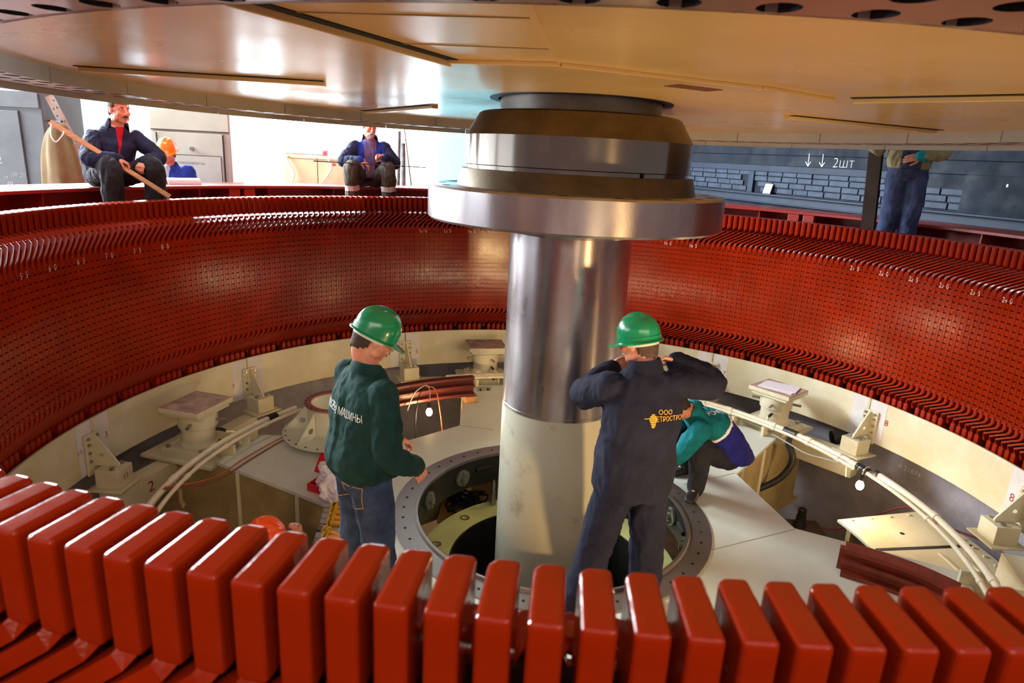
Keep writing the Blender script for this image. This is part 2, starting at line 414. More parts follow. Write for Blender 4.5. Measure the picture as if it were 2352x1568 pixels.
def bar_mesh(kind, nm, b=.05):
    pts, refs = bar_pts(0, kind); a = [.028,.028,.025,.018,.017,.017,.018,.022,.026,.028][:len(pts)]; return MB().sweep(pts, a, b, refs).mesh(nm)
proto['up'] = bar_mesh('up', 'winding_bar'); proto['low'] = bar_mesh('low', 'lower_winding_bar')
for k in proto: proto[k].materials.append(RED)
def ring_of(kind, nm, nm_rest, az_of, probe, skip=lambda s: False, bev=0, limit=100):
    cand = []
    for s in range(NS):
        if skip(s): continue
        az = az_of(s); zc = in_view(P(az, *probe))
        cand.append((zc if zc else 99.0, s, az))
    cand.sort()
    rest = MB(); src = proto[kind]
    sv = [v.co.copy() for v in src.vertices]; sf = [tuple(p.vertices) for p in src.polygons]
    for i, (zc, s, az) in enumerate(cand):
        M = Matrix.Rotation(-rad(az), 4, 'Z')
        if i < limit and zc < 90:
            o = bpy.data.objects.new(nm, src); COL.objects.link(o); o.parent = stator; o.rotation_euler = (0,0,-rad(az))
            if bev:
                bv = o.modifiers.new('bevel','BEVEL'); bv.width = bev; bv.segments = 3; bv.limit_method = 'ANGLE'; bv.angle_limit = rad(30)
        else: rest.add(sv, sf, M)
    o = obj(nm_rest, rest, RED, stator, kind='stuff')
    if bev:
        bv = o.modifiers.new('bevel','BEVEL'); bv.width = bev; bv.segments = 2; bv.limit_method = 'ANGLE'; bv.angle_limit = rad(30)
CAPOFF = 3.5*DS; LOFF = 4.8*DS
def cap_az(s): return 180.08 + s*DS
ring_of('upcap', 'coil_end_cap', 'far_coil_end_caps', cap_az, (3.85, 2.05), bev=.010)
ring_of('up', 'winding_bar', 'far_winding_bars', lambda s: cap_az(s)-CAPOFF, (3.7, 1.88), bev=.005)
ring_of('low', 'lower_winding_bar', 'far_lower_winding_bars', lambda s: cap_az(s), (3.7, .6), bev=.005)
ring_of('lowcap', 'lower_end_cap', 'far_lower_end_caps', lambda s: cap_az(s)-LOFF, (3.8, .52), skip=lambda s: s % 6 == 0, bev=.009)
ob = MB()
for s in range(NS): pts, refs = bar_pts(cap_az(s)-CAPOFF, 'out'); ob.sweep(pts, .03, .05, refs)
obj('outer_winding_bars', ob, RED, stator, kind='stuff')
sp = MB()
for s in range(NS):
    sp.box((0,3.735,1.918),(.030,.04,.032), polar_matrix(cap_az(s)-CAPOFF+2.9*DS,0,0)); sp.box((0,3.735,.597),(.034,.04,.026), polar_matrix(cap_az(s)-4.2*DS,0,0))
obj('spacer_blocks', sp, RED, stator, kind='stuff', bevel=.004)
obj('upper_dark_backing', MB().lathe([(3.78,1.776),(3.80,1.776),(3.80,1.90),(3.78,1.90)], seg=180, close=True), DARKRED, stator, smooth=40)  # added dark sleeve that keeps the gaps between upper bars dark
obj('lower_dark_backing', MB().lathe([(3.87,.33),(3.89,.33),(3.89,.774),(3.87,.774)], seg=180, close=True), DARKRED, stator, smooth=40)  # added dark backing, blocks light coming through between the lower caps
nm = MB()
for n, off in [(n,0) for n in (55,60,65,70,75,80,130,135,140,180,185,215,220,225,230,235,240)]:
    t = str(n); az = slot_az(n)
    for part, da in ((t[:-1], -.5), (t[-1], .5)):
        p = P(az+da*DS, R0-.003, 1.735); a = rad(az+da*DS)
        add_text(nm, part, .062, face_matrix(p, (math.cos(a),-math.sin(a),0), (-math.sin(a),-math.cos(a),0)), .8)
obj('slot_numbers', nm, mat('white_stencil', (214,190,186), .7), stator, label='white stencilled slot numbers')
# outer frame the men sit on
fr = empty('stator_housing', (0,0,0), 'red steel stator frame ring with a broad flat flange behind the coil ends', 'frame')
obj('flange', MB().lathe([(4.55,2.145),(5.15,2.145),(5.15,2.175),(4.55,2.175)], seg=180, close=True), REDF, fr, smooth=40, bevel=.003)
obj('shell', MB().lathe([(5.02,.9),(5.05,.9),(5.05,2.145),(5.02,2.145)], seg=180, close=True), REDF, fr, smooth=40)
obj('ledge', MB().lathe([(4.55,1.745),(5.02,1.745),(5.02,1.774),(4.55,1.774)], seg=180, close=True), REDF, fr, smooth=40)
jaz = [-51.4+i*90.9 for i in range(4)]
k = 0
for i in range(36):
    az = i*10+3
    if any(abs((az-j+180)%360-180) < 4 for j in jaz): continue
    if not (-110 < (az+180)%360-180 < 110): continue
    obj('rib', MB().box((0,4.83,1.96),(.02,.38,.37), polar_matrix(az,0,0)), REDF, fr, bevel=.003)
for az in jaz[:2]+[jaz[3]]:
    for da in (-1.1, 1.1):
        obj('joint_plate', MB().box((0,4.76,1.96),(.13,.40,.37), polar_matrix(az+da,0,0)), REDF, fr, bevel=.004)
# ================================================================ LOWER AIR GUIDE RING with brackets
gr = empty('guide_ring', (0,0,0), 'cream sheet metal guide ring standing under the red coil ends', 'ring')
jz = [-88.2+30*i for i in range(12)]
jz[0] = -88.0; jz[1] = -59.6; jz[2] = -28.9; jz[4] = 32.4; jz[5] = 61.0; jz[6] = 87.4
for i in range(12):
    a, b = jz[i]+.06, (jz[(i+1)%12] + (360 if i == 11 else 0))-.06
    obj('ring_segment', MB().lathe([(3.70,.035),(3.72,.035),(3.72,.472),(3.70,.472)], a, b, 24, close=True), CREAM, gr, smooth=40, bevel=.002)
gm = MB()
for t, az, z, s in (('3',-85.7,.272,.075),('11',-90.6,.25,.06),('3',-62.4,.212,.065),('5',-26.6,.216,.07),('4',-32.2,.221,.07),('6',29.4,.24,.07),('7',34.9,.259,.075),('8',64.2,.286,.085),('8',85.4,.217,.10)):
    a = rad(az); add_text(gm, t, s, face_matrix(P(az,3.697,z), (math.cos(a),-math.sin(a),0), (-math.sin(a),-math.cos(a),0)))
obj('painted_numbers', gm, REDTXT, gr, label='red hand painted numerals')
for i in (0,1,2,4,5,6):
    for da in (-1.6, 1.6): obj('primer_patch', MB().lathe([(3.698,.04),(3.698,.468)], jz[i]+da-1.3, jz[i]+da+1.3, 4), mat('grey_primer', (206,204,204), .6, var=.1), gr, label='pale grey primer patch at a joint')
# bracket proto in local polar frame (origin at block base)
def make_bracket():
    b = empty('ring_bracket')
    base = MB().box((0,-.02,.09),(.19,.19,.15)); base.box((0,-.02,.008),(.30,.28,.016))
    obj('base_block', base, CREAM, b, bevel=.004, local=True)
    obj('back_plate', MB().box((0,.135,.27),(.16,.018,.34)), CREAM, b, bevel=.003, local=True)
    g = MB(); M = Matrix(((0,0,1,-.008),(1,0,0,0),(0,1,0,0),(0,0,0,1)))
    plate_with_holes(g, [(.126,.168),(.126,.43),(.10,.43),(-.08,.19),(-.08,.168)], [circle(.06,.26,.018,16)], 0, .016, M)
    obj('gusset', g, CREAM, b, bevel=.002, local=True)
    for x in (-.06, .06):
        obj('bolt', MB().hexnut((x,-.05,.165),.020,.018), BOLT, b, local=True)
        for z in (.22,.29,.36,.41): obj('plate_bolt', MB().hexnut((x*.85,.127,z),.014,.014,(0,-1,0)), BOLT, b, local=True)
    return b
bproto = make_bracket()
bl = [(-88.6,'cream gusset bracket with red 11 on its block, nearest the red coils at left'),(-59.4,'cream gusset bracket behind the left jack, at the ring joint by the red 3'),(-28.9,'cream gusset bracket beside the green jacket man\'s face, by the red 5'),(32.4,'cream gusset bracket between the red 6 and 7 by the navy man\'s raised elbow'),(61.6,'cream gusset bracket with a grey block by the red 8, right of the papered jack'),(87.8,'grey cream gusset bracket cut by the right edge of the photo')]
for i, (az, lab) in enumerate(bl):
    b = bproto if i == 0 else dup(bproto)
    b.location = P(az, 3.55, -.075); b.rotation_euler = (0,0,-rad(az)); tag(b, lab, 'bracket', 'brackets at the guide ring joints')
bn = MB(); add_text(bn, '11', .07, bproto.matrix_basis.inverted() @ bproto.matrix_basis @ face_matrix((0,-.117,.09),(1,0,0),(0,-1,0)))
obj('painted_number', bn, REDTXT, bproto, local=True, label='red 11 painted on the block')
# ================================================================ LOWER BRACKET SPIDER
spd = empty('bracket_spider', (0,0,0), 'pale six armed steel bracket floor with a round hole around the shaft', 'machine base')
ARM = [-76.0,-14.0,47.8,105.5,165.0,-136.0]
outline = [(-81,2.92),(-69,2.92),(-49.5,1.75),(-30,1.80),(-21.5,2.62),(-20.2,2.93),(-7.5,2.93),(2,1.88),(31,1.88),(41.5,2.93),(53,2.94),(62.9,1.89),(90.6,1.88),(99.2,2.93),(112,2.93),(122,1.88),(149,1.88),(159,2.93),(171,2.93),(181,1.88),(209,1.88),(219,2.93),(229,2.93),(241,1.80),(265.4,1.72)]
RH = 1.10
top = MB(); plate_with_holes(top, [pol(a,r) for a,r in outline], [[pol(a,RH) for a in range(0,360,4)]], -.028, 0)
obj('top_plate', top, PALE, spd, smooth=30)
wb_ = MB()
for i in range(len(outline)):
    (a0,q0),(a1,q1) = outline[i], outline[(i+1)%len(outline)]
    if abs(q0-2.93)<.03 and abs(q1-2.93)<.03: continue
    p, q = P(a0,q0-.05), P(a1,q1-.05); c = Vector((0,0,-.48))
    wb_.bar(p+c, q+c, .02, .9)
    for t in (.28, .8):
        m = p.lerp(q,t)*1.012 + c; obj('stiffener', MB().box((m.x,m.y,m.z),(.03,.03,.9)), CREAM, spd)
obj('side_webs', wb_, WEB, spd)
for a in ARM:
    obj('arm_end_plate', MB().box((0,3.28,-.055),(.62,.74,.03), polar_matrix(a,0,0)), CREAM, spd, bevel=.003)
    g = MB(); 
    for x in (-.22,.22): g.box((x,3.2,-.5),(.025,.86,.86), polar_matrix(a,0,0))
    g.box((0,3.6,-.5),(.44,.025,.86), polar_matrix(a,0,0)); g.box((0,3.3,-.92),(.56,.7,.03), polar_matrix(a,0,0))
    obj('arm_box', g, WEB, spd)
    for sgn in (-1,1):
        p0, p1 = P(a+sgn*3.9, 3.42), P(a+sgn*14.6, 3.53); zc = Vector((0,0,-.20))
        obj('stub_beam', MB().bar(p0+zc, p1+zc, .15, .24), CREAM, spd, bevel=.004)
    obj('foot', MB().box((0,3.0,-1.225),(.4,.7,.58), polar_matrix(a,0,0)), WEB, spd)
sn = MB(); p = P(-84.2,3.40,-.19)
q0, q1 = P(-79.9,3.42), P(-90.6,3.53); dirn = (q0-q1).normalized(); nrm = Vector((-dirn.y, dirn.x, 0)); nrm = nrm if nrm.dot(P(-85,1)) < 0 else -nrm
add_text(sn, '2', .14, face_matrix(q0.lerp(q1,.45)+Vector((0,0,-.19))+nrm*.079, dirn, nrm))
obj('painted_number', sn, REDTXT, spd, label='red 2 painted on the left beam')
for a, b in (((56.2,1.88),(40,1.25)),((62.4,1.89),(63,1.30)),((91,1.88),(110,1.20)),((-30,1.8),(-20,1.6)),((-94,1.72),(-100,1.25))): obj('seam_line', MB().bar(P(*a,.0008), P(*b,.0008), .006, .0014), mat('seam_grey', (150,146,126), .7), spd)
# hole collar
cl = MB().lathe([(1.10,-.03),(1.10,.006),(1.045,.006),(1.045,-.26),(1.06,-.26),(1.075,-.03)], seg=128, close=True)
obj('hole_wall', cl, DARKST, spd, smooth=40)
obj('hole_rim', MB().lathe([(1.03,.004),(1.215,.004),(1.215,.012),(1.06,.012),(1.05,.03),(1.03,.03)], seg=128, close=True), mat('worn_rim_steel', (150,142,136), .35, metal=.8, var=.3, vscale=3, rgb2=(150,96,60), contrast=(.66,.8)), spd, smooth=40)
bo = MB()
for i in range(48): p = P(i*7.5+2,1.14,.012); bo.cyl(p, p+Vector((0,0,.002)), .011, 10)
obj('rim_holes', bo, BLACK, spd)
for az in (-75,-48,-20,75,100,125):
    p = P(az,1.04,-.13); nrm = -P(az,1); f = MB().cyl(p, p+nrm*.02, .075, 28); f.cyl(p+nrm*.02, p+nrm*.05, .03, 16)
    for k in (-1,1): f.cyl(p+Vector((0,0,.055*k))+nrm*.02, p+Vector((0,0,.055*k))+nrm*.04, .012, 8)
    obj('port_flange', f, mat('grey_green_flange', (120,122,108), .45, metal=.3, var=.2), spd, smooth=40)
for az in (-35, 88):
    pts = [P(az+d,1.038,-.10) for d in (-4.5,-2,0,2,4.5)]
    obj('wall_slot', MB().tube(pts, [.02,.026,.026,.026,.02], 10), BLACK, spd, smooth=60)
disc = empty('bearing_cover', (0,0,-.45), 'yellow green bolted ring plate sunk in the hole around the shaft', 'cover plate')
dp = MB(); hs = [circle(*pol(a,.92),.032,16) for a in range(-112,250,30)]
plate_with_holes(dp, [pol(a,1.03) for a in range(0,360,4)], [[pol(a,.79) for a in range(0,360,5)]]+hs, -.49, -.45)
obj('plate', dp, LIME, disc, smooth=30)
hl = MB()
for a in range(-112,250,30): p = P(a,.92,-.449); hl.lathe([(.032,0),(.042,0),(.042,.004),(.032,.004)], seg=20, close=True, M=Matrix.Translation((p.x,p.y,-.451)))
obj('hole_bushings', hl, BOLT, disc, smooth=40)
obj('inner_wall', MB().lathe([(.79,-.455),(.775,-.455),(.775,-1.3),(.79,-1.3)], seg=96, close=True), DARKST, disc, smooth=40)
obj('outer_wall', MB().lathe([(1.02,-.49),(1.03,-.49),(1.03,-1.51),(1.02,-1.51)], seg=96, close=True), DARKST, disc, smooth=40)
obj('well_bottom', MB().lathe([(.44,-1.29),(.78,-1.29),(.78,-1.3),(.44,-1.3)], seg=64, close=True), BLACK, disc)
p = P(-31,.96,-.45)
obj('guide_stud', MB().tube([p-Vector((0,0,.01)),p+Vector((0,0,.22)),p+Vector((0,0,.26))],[.026,.022,.012],14), STEEL, disc, smooth=40)
# ================================================================ JACKS
def make_jack():
    j = empty('brake_jack')
    obj('base_plate', MB().box((0,0,.035),(.46,.44,.07)), CREAM, j, bevel=.004, local=True)
    cy = MB().lathe([(0,.07),(.165,.07),(.165,.09),(.145,.10),(.145,.235),(0,.235)], seg=40)
    obj('cylinder', cy, CREAM, j, smooth=40, local=True)
    obj('collar', MB().lathe([(0,.24),(.163,.24),(.165,.25),(.165,.36),(.150,.372),(0,.372)], seg=40), CREAM, j, smooth=40, local=True)
    tp = MB().box((0,0,.39),(.40,.36,.035)); obj('saddle_plate', tp, CREAM, j, bevel=.003, local=True)
    obj('top_plate', MB().box((0,0,.428),(.46,.40,.04)), CREAM, j, bevel=.003, local=True)
    obj('worn_pad', MB().box((0,0,.451),(.45,.39,.006)), mat('worn_pad_paint', (196,172,152), .6, rgb2=(150,124,112), vscale=9), j, local=True)
    for a in (20,95,200,-75):
        c, s = math.cos(rad(a)), math.sin(rad(a))
        obj('handle_pin', MB().tube([(c*.16,s*.16,.30),(c*.25,s*.25,.30)], .014, 10), BOLT, j, smooth=40, local=True)
    for x in (-1,1):
        for y in (-1,1): obj('base_bolt', MB().hexnut((x*.185,y*.175,.07),.022,.022), BOLT, j, local=True)
    for z, y in ((.20,-.145),(.09,-.165)):
        obj('oil_fitting', MB().tube([(.05,y,z),(.06,y-.05,z),(.065,y-.10,z-.01)],[.013,.017,.011],8), DARKST, j, smooth=40, local=True)
    pts = [(.06,-.24,.19),(.09,-.30,.18),(.11,-.33,.12),(.115,-.335,.06)]
    obj('oil_pipe', MB().tube(pts, .011, 8), PIPE, j, smooth=60, local=True)
    return j
jp = make_jack()
jl = [(-76.6,'cream hydraulic jack with a bare worn top plate, left of the green jacket man'),(-13.8,'cream hydraulic jack seen right beside the left edge of the shaft'),(48.6,'cream hydraulic jack with white paper sheets lying on its top plate')]
for i, (az, lab) in enumerate(jl):
    j = jp if i == 0 else dup(jp)
    j.location = P(az,3.25,-.04); j.rotation_euler = (0,0,-rad(az)); tag(j, lab, 'jack', 'hydraulic jacks on the arm ends')
pa = MB().box((0,0,0),(.36,.27,.004)); pa.box((.02,.03,.004),(.33,.25,.003), R=Matrix.Rotation(.12,3,'Z'))
o = obj('paper_sheets', pa, mat('white_paper', (232,230,236), .7)); tag(o, 'white paper sheets lying on the right jack\'s top plate', 'paper'); o.location = P(48.6,3.25,.417); o.rotation_euler = (0,0,-rad(40))
# ================================================================ SHAFT
sh = empty('turbine_shaft', (0,0,0), 'thick vertical turned steel shaft with a wide bolting flange, pale paint below', 'shaft')
obj('painted_section', MB().lathe([(0,-1.50),(.421,-1.50),(.421,.915),(0,.915)], seg=96), SHAFTP, sh, smooth=40)
obj('steel_section', MB().lathe([(0,.915),(.424,.915),(.424,.935),(.421,.938),(.421,2.16),(.445,2.20),(.47,2.245),(0,2.245)], seg=128), STEEL, sh, smooth=30)
obj('flange', MB().lathe([(0,2.24),(.975,2.24),(.99,2.255),(.99,2.445),(.98,2.457),(0,2.457)], seg=160), STEEL, sh, smooth=30)
obj('cone_skirt', MB().lathe([(0,2.457),(.80,2.457),(.772,2.565),(.748,2.567),(0,2.567)], seg=160), STEELD, sh, smooth=30)
obj('collar', MB().lathe([(0,2.567),(.742,2.567),(.742,2.59),(.750,2.595),(.750,2.775),(0,2.775)], seg=160), mat('polished_collar_steel', (132,126,118), .24, metal=1.0, var=.08, vscale=2), sh, smooth=30)
brushed(MATS['polished_collar_steel'], .92, .25)
obj('chamfer', MB().lathe([(0,2.775),(.750,2.775),(.665,2.915),(.645,2.925),(0,2.925)], seg=160), STEELD, sh, smooth=30)
obj('neck', MB().lathe([(0,2.92),(.528,2.92),(.528,3.06),(0,3.06)], seg=128), mat('grey_neck_steel', (116,114,108), .4, metal=.9, var=.3), sh, smooth=30)
fh = MB()
for i in range(18): p = P(i*20+7,.90,2.457); fh.lathe([(0,.001),(.030,.001)], seg=18, M=Matrix.Translation(p))
fh.ell((.745*math.sin(rad(152)), .745*math.cos(rad(152)), 2.58),(.012,.012,.014),10,8)
obj('bolt_holes', fh, BLACK, sh)
# ================================================================ ROTOR
RZ = 3.015
ro = empty('generator_rotor', (0,0,RZ), 'enormous beige rotor hanging overhead, its glossy underside filling the top', 'rotor')
ro.rotation_euler = (rad(-.4),0,0)
def robj(nm, mb, m, **k): return obj(nm, mb, m, ro, local=True, **k)
robj('underside_plate', MB().lathe([(.60,0),(3.20,0),(3.20,.04),(.60,.04)], seg=180, close=True), ROTP, smooth=30)
robj('hub', MB().lathe([(.60,-.004),(.545,-.004),(.545,.5),(.60,.5)], seg=96, close=True), DARKST, smooth=30)
rim = MB(); ns = 108; da = 360/ns
q = [pol(-da/2,3.19),(pol(0,3.19)),pol(da/2,3.19),pol(da/2,3.58),pol(0,3.58),pol(-da/2,3.58)]
rows_ = [(0,3.25),(da*.5*0+.2,3.385)]
v, f = fill2d(q, [circle(*pol(a,r),.043,16) for a,r in rows_], -.085)
cups = MB(); bolts = MB()
for i in range(ns):
    M = Matrix.Rotation(rad(da*i),4,'Z'); rim.add(v, f, M)
    for a, r in rows_:
        x, y = pol(a,r); c = Matrix.Translation((x,y,0))
        cups.lathe([(.043,-.085),(.043,-.03),(0,-.03)], seg=14, M=M @ c)
        bolts.hexnut((x,y,-.034),.020,.022) if False else bolts.add([(x+.022*math.cos(k*pi/3),y+.022*math.sin(k*pi/3),z) for z in (-.058,-.03) for k in range(6)], [tuple(range(6)),tuple(range(6,12))]+[(k,(k+1)%6,6+(k+1)%6,6+k) for k in range(6)], M)
nrim = len(rim.f); rim.add(cups.v, cups.f); ru = robj('rim_underside', rim, mat('mauve_beige_rim', (170,140,116), .3, var=.15, vscale=2, coat=.3)); ru.data.materials.append(DARKST)
for i_, p_ in enumerate(ru.data.polygons):
    if i_ >= nrim: p_.material_index = 1
robj('rim_bolts', bolts, BOLT)
for i in range(24):
    a = i*15+4
    robj('inner_rim_segment', MB().lathe([(3.19,.0),(3.21,.0),(3.21,-.085),(3.19,-.085)], a+.07, a+14.93, 10, close=True), SKIRT, smooth=40)
    robj('skirt_segment', MB().lathe([(3.56,-.08),(3.59,-.08),(3.59,-.122),(3.56,-.122)], a+7.55, a+22.45, 10, close=True), SKIRT, smooth=40)
robj('outer_rim', MB().lathe([(3.59,-.09),(3.61,-.09),(3.61,.9),(3.59,.9)], seg=120, close=True), REDF, smooth=40)
# slots with lipped bars between the arms, the hexagon of weld bars around the hub
def slot(a0, r0, a1, r1, wd=.06):
    p, q = P(a0,r0,-.012), P(a1,r1,-.012)
    robj('slot_bar', MB().bar(p,q,wd,.026), SKIRT if False else ROTP, bevel=.004)
    s = (q-p).normalized().cross(Vector((0,0,1))); s = s if s.dot(CAM - p) > 0 else -s
    robj('slot_shade_strip', MB().bar(p+s*(wd/2+.026)+Vector((0,0,.0105)), q+s*(wd/2+.026)+Vector((0,0,.0105)), .05, .004), BLACK)  # black strip painted in for the shade of the open slot
slot(-157,3.1,-158,1.78); slot(-103,2.98,-108,1.62); slot(-42,2.95,-50,1.45); slot(72,2.95,80,1.45); slot(128,2.98,126,1.66)
hx = [(-159,1.80),(-174,1.77),(150,1.52),(128,1.56)]
for i in (0, 1, 2):
    p, q = P(*hx[i],-.008), P(*hx[i+1],-.008)
    robj('weld_bar', MB().bar(p,q,.05 if i != 1 else .02,.018), ROTP, bevel=.004)
robj('seam_weld', MB().bar(P(-174,3.15,-.002),P(-174,1.8,-.002),.012,.008), ROTP)
for r in (2.1, 2.62): robj('seam_line', MB().bar(P(-173.5,r,-.001),P(-157.5,r+.12,-.001),.008,.004), WEB)
robj('rust_patch', MB().bar(P(163,1.25,-.001),P(150,1.22,-.001),.11,.004), mat('rust_brown', (112,70,44), .8, var=.3), label='brown rust square beside the hub')
# ================================================================ PIPES, LAMPS, CABLES
def arc(r, z, a0, a1, n=40): return [P(a0+(a1-a0)*i/n, r, z) for i in range(n+1)]
def pipe_run(name, label, a0, a1, seg_ends, r1=2.935, r2=2.85):
    t = empty(name, P((a0+a1)/2, 2.9, .07), label, 'pipe', 'oil pipes circling above the spider arms')
    obj('main_pipe', MB().tube(arc(r1,.115,a0,a1), .027, 12), PIPE, t, smooth=60)
    obj('thin_pipe', MB().tube(arc(r2,.12,a0,a1), .017, 10), PIPE, t, smooth=60)
    for a in seg_ends:
        obj('sleeve', MB().tube(arc(r1,.115,a-.6,a+.6,3), .033, 12), PIPE, t, smooth=60)
        obj('thin_sleeve', MB().tube(arc(r2,.12,a+.6,a+1.4,3), .022, 10), PIPE, t, smooth=60)
    return t
pl = pipe_run('oil_pipe_run', 'pair of cream oil pipes curving from the near red coils past the left jack', -120, -60, (-92,-80.5,-70))
obj('black_joint', MB().tube(arc(2.93,.115,-66.8,-64.8,4), .036, 12), RUBBER, pl, smooth=50, label='black rubber joint')
for a in (-78, -74):
    obj('pipe_support', MB().box((0,2.9,.03),(.03,.14,.14), polar_matrix(a,0,0)), CREAM, pl)
pm = pipe_run('oil_pipe_run', 'pair of cream oil pipes in front of the jack beside the shaft', -24, -3, (-15,))
for a in (-17, -10): obj('pipe_support', MB().box((0,2.9,.03),(.03,.14,.14), polar_matrix(a,0,0)), CREAM, pm)
p2 = pipe_run('oil_pipe_run', 'pair of cream oil pipes passing the papered jack, ending in a bare metal joint', 18, 72, (36,42,52,60,67))
tj = MB().tube(arc(2.93,.115,71.2,75.0,5), .027, 12); obj('metal_end', tj, BOLT, p2, smooth=50, label='bare metal pipe end')
for a in (71.6, 72.6, 73.6): obj('black_band', MB().tube(arc(2.93,.115,a-.3,a+.3,2), .036, 12), RUBBER, p2, smooth=50)
obj('tee_fitting', MB().tube(arc(2.93,.115,54.6,57.4,4), .040, 12).tube([P(56,2.93,.115),P(56,2.92,0)],.030,12), DARKST, p2, smooth=50)
for a in (44, 51): obj('pipe_support', MB().box((0,2.9,.03),(.03,.14,.14), polar_matrix(a,0,0)), CREAM, p2)
p3 = pipe_run('oil_pipe_run', 'pair of cream oil pipes running down right from beside the lit bulb', 74.2, 126, (88,104,118), 2.99, 2.90)
obj('black_band', MB().tube(arc(2.99,.115,74.2,75.0,2), .034, 12), RUBBER, p3, smooth=50)
for a in (102, 109): obj('pipe_support', MB().box((0,2.94,.03),(.03,.2,.14), polar_matrix(a,0,0)), CREAM, p3)
def smooth_path(pts, n=8):
    pts = [Vector(p) for p in pts]; out = []
    for i in range(len(pts)-1):
        p0, p1, p2_, p3_ = pts[max(i-1,0)], pts[i], pts[i+1], pts[min(i+2,len(pts)-1)]
        for k in range(n):
            t = k/n; out.append(.5*((2*p1)+(p2_-p0)*t+(2*p0-5*p1+4*p2_-p3_)*t*t+(3*p1-p0-3*p2_+p3_)*t**3))
    return out + [pts[-1]]
def cable(name, label, pts, r, m, cat='cable'):
    o = obj(name, MB().tube(smooth_path(pts), r, 8), m, smooth=80); tag(o, label, cat); return o
cable('black_hose', 'thick black rubber hose hanging from the pipe tee into the right pit', [P(56,2.92,-.0),(2.47,1.58,-.14),(2.41,1.56,-.30),(2.28,1.55,-.42),(2.05,1.52,-.52)], .034, RUBBER, 'hose')
OCAB = mat('orange_cable', (176, 84, 44), .5)
cable('orange_wire', 'thin orange wire along the left pipes, upper of the twisted two', [(-2.90,-.28,.145),(-2.72,.07,.05),(-2.64,.53,.02),(-2.50,.94,.025),(-2.38,1.20,.02)], .006, OCAB, 'wire')
cable('orange_wire', 'thin dark orange wire along the left pipes, lower of the twisted two', [(-2.90,-.30,.14),(-2.70,.05,.03),(-2.60,.50,.010),(-2.48,.90,.012),(-2.34,1.18,.012)], .006, mat('dark_orange_cable', (120,58,36), .5), 'wire')
cable('grey_cable', 'thin grey cable sagging below the pipes by the papered jack', [(1.70,2.30,.10),(2.18,1.95,.05),(2.37,1.62,.03),(2.49,1.37,.02),(2.62,1.22,.04),(2.80,.95,.10)], .008, mat('grey_cable_sheath', (150,146,136), .5))
cable('red_cable', 'dark red cable lying across the right pit', [(2.60,1.9,-1.49),(2.73,1.78,-1.0),(3.10,1.62,-.92),(3.42,1.2,-.40),(3.52,.78,-.329),(3.78,.50,-.329),(3.82,.2,-.36)], .009, mat('dark_red_cable', (110,44,44), .5))
def bulb(name, label, top, cordpts, power):
    top = Vector(top); t = empty(name, top, label, 'lamp', 'lit bare bulbs')
    obj('socket', MB().tube([top, top-Vector((0,0,.055))], .018, 14), RUBBER, t, smooth=50)
    g = MB(); c = top-Vector((0,0,.10)); 
    prof = [(.0,-.045),(.018,-.041),(.030,-.025),(.034,-.004),(.029,.018),(.017,.036),(.014,.048)]
    g.lathe(prof, seg=24, M=Matrix.Translation(c))
    obj('glass', g, mat('lit_bulb', (255,236,200), .3, emit=(255,214,150), estr=60), t, smooth=180, merge=True)
    obj('cord', MB().tube(smooth_path(cordpts), .005, 8), mat('white_flex', (205,196,180), .6), t, smooth=80)
    l = light('bulb_light', 'POINT', c-Vector((0,0,.07)), power, (1.0,.68,.34), .03); l.parent = t; l.matrix_parent_inverse = Matrix.Translation(-top)
bulb('work_bulb', 'bare lit bulb hanging from the cream pipes above the right pit', (2.755,.80,.10), [(2.755,.80,.10),(2.79,.83,.15),(2.84,.86,.15)], 9)
bulb('work_bulb', 'bare lit bulb hanging in the opening under the maroon rail', (-1.25,1.80,.13), [(-1.25,1.80,.13),(-1.25,1.82,.25),(-1.30,1.86,.30),(-1.42,1.86,.2),(-1.48,1.80,.03)], 14)
cable('bulb_wire', 'orange twin wire hanging right of the bulb under the maroon rail', [(-1.30,1.88,.28),(-1.20,1.90,.24),(-1.14,1.86,.0),(-1.10,1.84,-.3)], .007, OCAB, 'wire')
cable('bulb_wire', 'thin black wire hanging left of the bulb under the maroon rail', [(-1.30,1.88,.27),(-1.36,1.80,.20),(-1.38,1.72,-.05),(-1.37,1.70,-.3)], .005, RUBBER, 'wire')
o = obj('string_tie', MB().tube(smooth_path([P(69.5,2.93,.15),P(69.5,2.90,.08),P(70,2.89,-.02)],6), .006, 6), mat('string', (206,186,150), .8), smooth=60); tag(o, 'knotted string tied round the pipe above the right bulb', 'string')
cloth = MB(); 
cp = [P(-93.0,2.90,.10),P(-92.7,2.87,.04),P(-93.2,2.86,-.03),P(-92.8,2.85,-.09)]
cloth.sweep(cp, .045, .006, [P(-93,1)]*4)
o = obj('cloth_strip', cloth, mat('tan_rag', (178,146,112), .9, var=.2), smooth=50); tag(o, 'tan cloth strip tied to the left pipes', 'rag')
